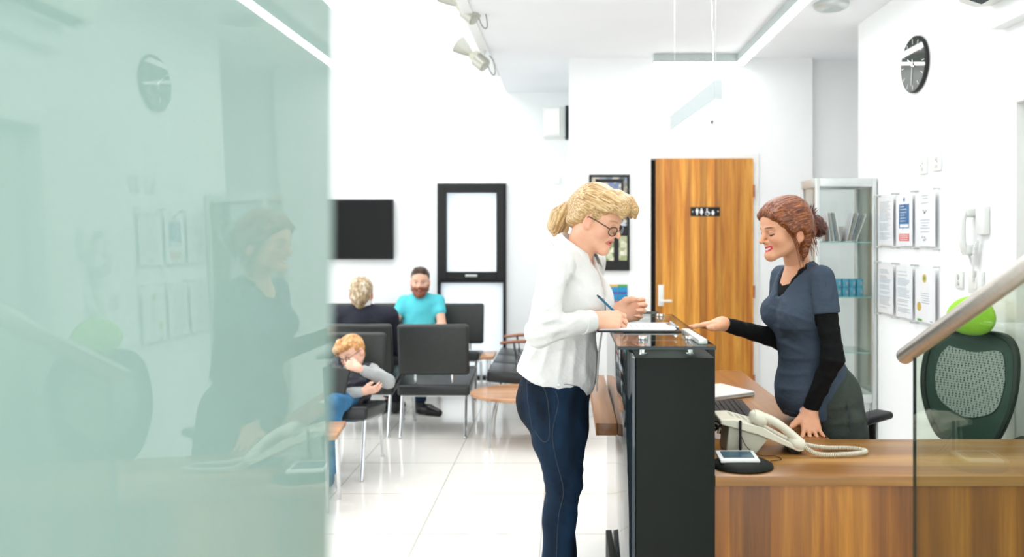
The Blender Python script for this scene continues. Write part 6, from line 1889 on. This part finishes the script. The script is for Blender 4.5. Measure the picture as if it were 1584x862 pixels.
# grey-haired man from behind
def greyman():
    Hm = local_frame(W(559, 455, 5.93), 0.12, 0.12, 0.0, 1.06)
    nb = Vector((-1.545, 5.91, 0.935))
    S1, S2 = Vector((-1.735, 5.93, 0.855)), Vector((-1.355, 5.93, 0.855))
    E1, W1 = Vector((-1.80, 6.02, 0.60)), Vector((-1.68, 6.25, 0.56))
    E2, W2 = Vector((-1.30, 6.02, 0.60)), Vector((-1.42, 6.25, 0.56))
    H1, H2 = Vector((-1.62, 5.98, 0.50)), Vector((-1.46, 5.98, 0.50))
    K1, A1 = Vector((-1.66, 6.38, 0.47)), Vector((-1.67, 6.40, 0.09))
    K2, A2 = Vector((-1.42, 6.38, 0.47)), Vector((-1.41, 6.42, 0.09))
    skin = rgb(220, 168, 144)
    cu = [(0.4, 0.5, 0.3)] * 4
    hands = [hand_sdf(W1, (0.3, 0.9, -0.1), (0, 0.1, 1), 1, cu, h=0.005, elbow=E1, wr=0.028)[0], hand_sdf(W2, (-0.3, 0.9, -0.1), (0, 0.1, 1), -1, cu, h=0.005, elbow=E2, wr=0.028)[0]]
    t = seated('grey-haired man in a dark jacket seen from behind in the waiting room', Hm, dict(w=1.02), skin, dict(lip=rgb(190, 110, 100), brow=rgb(120, 110, 96), iris=(0.1, 0.1, 0.1)),
               nb, (S1, S2), [([S1, E1, W1], [0.045, 0.040, 0.028]), ([S2, E2, W2], [0.045, 0.040, 0.028])], ([Vector((-1.545, 5.94, 0.78)), Vector((-1.54, 5.96, 0.56))], [0.11, 0.11]),
               [([H1, K1, A1], [0.07, 0.055, 0.04]), ([H2, K2, A2], [0.07, 0.055, 0.04])], hands=hands, loc=(-1.54, 5.95, 0))
    s = Sdf(0.009)
    s.cap(S1, S2, 0.072, k=0.06); s.cap(nb - Vector((0, 0, 0.02)), nb - Vector((0, -0.01, 0.10)), 0.066, 0.12, k=0.06)
    s.ell((-1.545, 5.95, 0.76), (0.22, 0.125, 0.17), k=0.06); s.ell((-1.545, 5.97, 0.60), (0.19, 0.13, 0.16), k=0.06)
    for a, b, c in ((S1, E1, W1), (S2, E2, W2)): s.chain([a, b, b.lerp(c, 0.9)], [0.068, 0.058, 0.042], k=0.04)
    s.cut(lambda D, X, Y, Z: np.maximum(D + 0.004 * noise3(X, Y, Z, 16, 7), -(np.sqrt((X - nb.x) ** 2 + (Y - nb.y) ** 2) - 0.060) - 20 * np.clip(nb.z - 0.03 - Z, 0, 1)))
    ja = mk('jacket', [s.mesh()], cloth('charcoal_wool', rgb(42, 44, 54), bump=0.3, bs=60), t, sm=1)
    c = MB().lathe([(0.060, -0.02), (0.064, 0.024), (0.057, 0.030), (0.054, -0.02)], nb + Vector((0, 0, 0.012)), 28, Vector((0, 0.12, 1)))
    c.build('shirt_collar', M['white'], t)
    j = Sdf(0.01); j.cap(H1, H2, 0.10, k=0.04)
    for H_, K_, A_ in ((H1, K1, A1), (H2, K2, A2)): j.chain([H_, K_, (A_.x, A_.y, 0.10)], [0.085, 0.07, 0.058], k=0.03)
    j.cut(lambda D, X, Y, Z: np.maximum(np.maximum(D, 0.10 - Z), -(Z - 0.40) - 50 * np.clip(Y - 6.2, 0, 1)))
    mk('trousers', [j.mesh()], cloth('dark_trousers', rgb(36, 38, 46)), t, sm=1)
    bm_ = M['leather']
    boot(t, (A1.x, A1.y, 0), (A1.x - 0.02, A1.y + 0.2, 0), bm_, tall=0.11); boot(t, (A2.x, A2.y, 0), (A2.x + 0.02, A2.y + 0.2, 0), bm_, tall=0.11)
    hr = Sdf(0.004)
    hr.ell((0, -0.020, 0.040), (0.083, 0.100, 0.088), k=0.02); hr.ell((0, -0.060, -0.01), (0.070, 0.060, 0.070), k=0.02); hr.cap((0, -0.07, -0.04), (0, -0.062, -0.075), 0.046, 0.036, k=0.02)
    hr.ell((0, 0.100, -0.04), (0.09, 0.085, 0.105), k=0.012, sub=True)
    for e in (-1, 1): hr.ell((e * 0.088, 0.005, -0.015), (0.02, 0.024, 0.034), k=0.01, sub=True)
    hr.cut(lambda D, X, Y, Z: D + 0.0022 * noise3(X, Y, Z, 90, 3) + 0.001 * noise3(X, Y, Z, 210, 3))
    mk('hair', [hr.mesh()], hair_mat('greying_fair_hair', rgb(128, 104, 74), rgb(176, 152, 116), rgb(222, 212, 192), (50, 50, 24)), t, sm=1, xf=Hm)
greyman()

# boy, leaning over the arm of the chair, hand on his face
def boy():
    sc = 0.90
    Hm = local_frame(W(545, 546, 4.92), PI - 0.35, 0.32, 0.30, sc)
    nb = Vector((-1.352, 4.93, 0.635))
    S1, S2 = Vector((-1.455, 4.90, 0.575)), Vector((-1.245, 4.96, 0.605))
    E2, W2 = Vector((-1.105, 4.82, 0.565)), Vector((-1.255, 4.70, 0.668))
    E1, W1 = Vector((-1.37, 4.72, 0.50)), Vector((-1.225, 4.72, 0.525))
    H1, H2 = Vector((-1.45, 4.93, 0.465)), Vector((-1.32, 4.93, 0.465))
    K1, A1 = Vector((-1.50, 4.57, 0.47)), Vector((-1.52, 4.54, 0.10))
    K2, A2 = Vector((-1.365, 4.56, 0.47)), Vector((-1.395, 4.52, 0.10))
    skin = rgb(238, 190, 166)
    h2 = hand_sdf(W2, (-0.80, -0.10, 0.30), (0.25, -0.90, 0.35), -1, [(1.0, 1.2, 0.6)] * 4, h=0.0035, elbow=E2, sc=0.72, wr=0.025)[0]
    h1 = hand_sdf(W1, (0.92, -0.15, 0.15), (0.1, -0.80, -0.5), 1, [(0.4, 0.5, 0.3)] * 4, h=0.0035, elbow=E1, sc=0.72, wr=0.025)[0]
    t = seated('boy with glasses and a navy padded vest, slumped in a chair, hand on face', Hm, dict(w=1.02, jaw=0.95, chin=(0.076, -0.088)), skin, dict(lip=rgb(206, 120, 112), brow=rgb(190, 150, 110), cheek=rgb(240, 160, 140)),
               nb, (S1, S2), [([S1, E1, W1], [0.034, 0.030, 0.022]), ([S2, E2, W2], [0.034, 0.030, 0.022])], ([Vector((-1.37, 4.95, 0.55)), Vector((-1.38, 4.95, 0.47))], [0.07, 0.08]),
               [([H1, K1, A1], [0.05, 0.042, 0.03]), ([H2, K2, A2], [0.05, 0.042, 0.03])], hands=[h1, h2], h=0.007, headh=0.004, loc=(-1.40, 4.8, 0))
    s = Sdf(0.006)
    for a, b, c in ((S1, E1, W1), (S2, E2, W2)): s.chain([a, b, b.lerp(c, 0.82)], [0.048, 0.040, 0.032], k=0.03)
    s.cap(nb - Vector((0, 0, 0.03)), nb + Vector((0, -0.01, 0.012)), 0.056, 0.052, k=0.02); s.cap(S1, S2, 0.045, k=0.03)
    s.cut(lambda D, X, Y, Z: D + 0.0028 * noise3(X, Y, Z, 36, 2))
    mk('jumper', [s.mesh()], cloth('grey_marl', rgb(168, 172, 172), bump=0.3, bs=120, var=0.12), t, sm=1)
    v = Sdf(0.006)
    v.cap(S1 + Vector((0.02, 0, 0)), S2 - Vector((0.02, 0, 0)), 0.055, k=0.04)
    v.ell((-1.35, 4.92, 0.545), (0.125, 0.10, 0.10), k=0.05); v.ell((-1.345, 4.90, 0.47), (0.115, 0.105, 0.085), k=0.05)
    v.cap((-1.345, 4.83, 0.52), (-1.31, 4.79, 0.40), 0.06, 0.055, k=0.04)
    v.chain([(-1.44, 4.93, 0.63), (-1.47, 4.98, 0.66), (-1.40, 5.02, 0.67)], [0.03, 0.035, 0.03], k=0.02)
    v.cut(lambda D, X, Y, Z: np.maximum(D + 0.0045 * np.abs(np.sin((Z + 0.10 * X) * 62)) * -1 + 0.0015 * noise3(X, Y, Z, 50, 2) + 0.003, -(np.sqrt((X - nb.x) ** 2 + (Y - nb.y + 0.02) ** 2) - 0.056) - 20 * np.clip(nb.z - 0.04 - Z, 0, 1)))
    mk('padded_vest', [v.mesh()], mat('navy_nylon', rgb(24, 28, 42), 0.4, bump=0.2, bscale=50), t, sm=1)
    j = Sdf(0.006); j.cap(H1, H2, 0.075, k=0.04)
    for H_, K_, A_ in ((H1, K1, A1), (H2, K2, A2)): j.chain([H_, K_, H_.lerp(K_, 1.0) * 0.4 + Vector(A_) * 0.6, (A_.x, A_.y, 0.09)], [0.066, 0.062, 0.050, 0.055], k=0.03)
    j.cut(lambda D, X, Y, Z: np.maximum(np.maximum(D + 0.0035 * noise3(X, Y, Z, 34, 3), 0.08 - Z), -(Z - 0.405) - 50 * np.clip(4.70 - Y, 0, 1)))
    mk('jeans', [j.mesh()], cloth('washed_blue_denim', rgb(62, 116, 156), bump=0.3, bs=60, var=0.3), t, sm=1)
    for A in (A1, A2): boot(t, (A.x, A.y, 0), (A.x - 0.05, A.y - 0.15, 0), mat('blue_trainer', rgb(40, 84, 120), 0.5), tall=0.10)
    hr = Sdf(0.004)
    hr.ell((0, -0.016, 0.042), (0.083, 0.101, 0.088), k=0.02)
    hr.chain([(-0.05, 0.075, 0.080), (0.0, 0.095, 0.072), (0.055, 0.072, 0.070)], [0.020, 0.020, 0.022], k=0.03)
    hr.chain([(0.02, 0.05, 0.11), (0.045, 0.085, 0.075), (0.062, 0.075, 0.035)], [0.025, 0.02, 0.010], k=0.02)
    hr.cap((0, -0.075, 0.0), (0, -0.07, -0.05), 0.045, 0.03, k=0.02)
    hr.ell((0, 0.105, -0.05), (0.085, 0.075, 0.100), k=0.012, sub=True)
    for e in (-1, 1): hr.ell((e * 0.088, 0.005, -0.018), (0.02, 0.024, 0.034), k=0.01, sub=True)
    hr.cut(lambda D, X, Y, Z: D + 0.002 * np.sin(np.arctan2(X + 0.02, Y + 0.03) * 22 + Z * 50) + 0.001 * noise3(X, Y, Z, 150, 3))
    mk('hair', [hr.mesh()], hair_mat('sandy_hair', rgb(160, 108, 60), rgb(206, 150, 92), rgb(236, 194, 138), (60, 30, 50)), t, sm=1, xf=Hm)
    def G(*p): return Hm @ Vector(p)
    g = MB()
    for e in (-1, 1):
        g.tube([G(e * (0.031 + 0.021 * math.cos(a)), 0.100, -0.004 + 0.014 * math.sin(a)) for a in np.linspace(0, 2 * PI, 18)[:-1]], 0.0018, n=6, closed=True)
        g.tube([G(e * 0.052, 0.096, 0.0), G(e * 0.074, 0.06, 0.003), G(e * 0.080, 0.0, 0.003)], 0.0018, n=6)
    g.tube([G(-0.01, 0.100, 0), G(0.01, 0.100, 0)], 0.0018, n=6)
    g.build('glasses', M['inkdark'], t)
    bg = MB().box((0, 0, 0), (0.24, 0.035, 0.17), None, 0.012, 3)
    bmesh.ops.transform(bg.bm, matrix=Matrix.Translation((-1.43, 4.66, 0.60)) @ Matrix.Rotation(0.15, 4, 'Z') @ Matrix.Rotation(-0.3, 4, 'X') @ Matrix.Rotation(0.16, 4, 'Y'), verts=bg.bm.verts)
    lone(bg.build('bag', M['leather']), 'dark flat bag propped on the lap of the boy', 'bag')
boy()
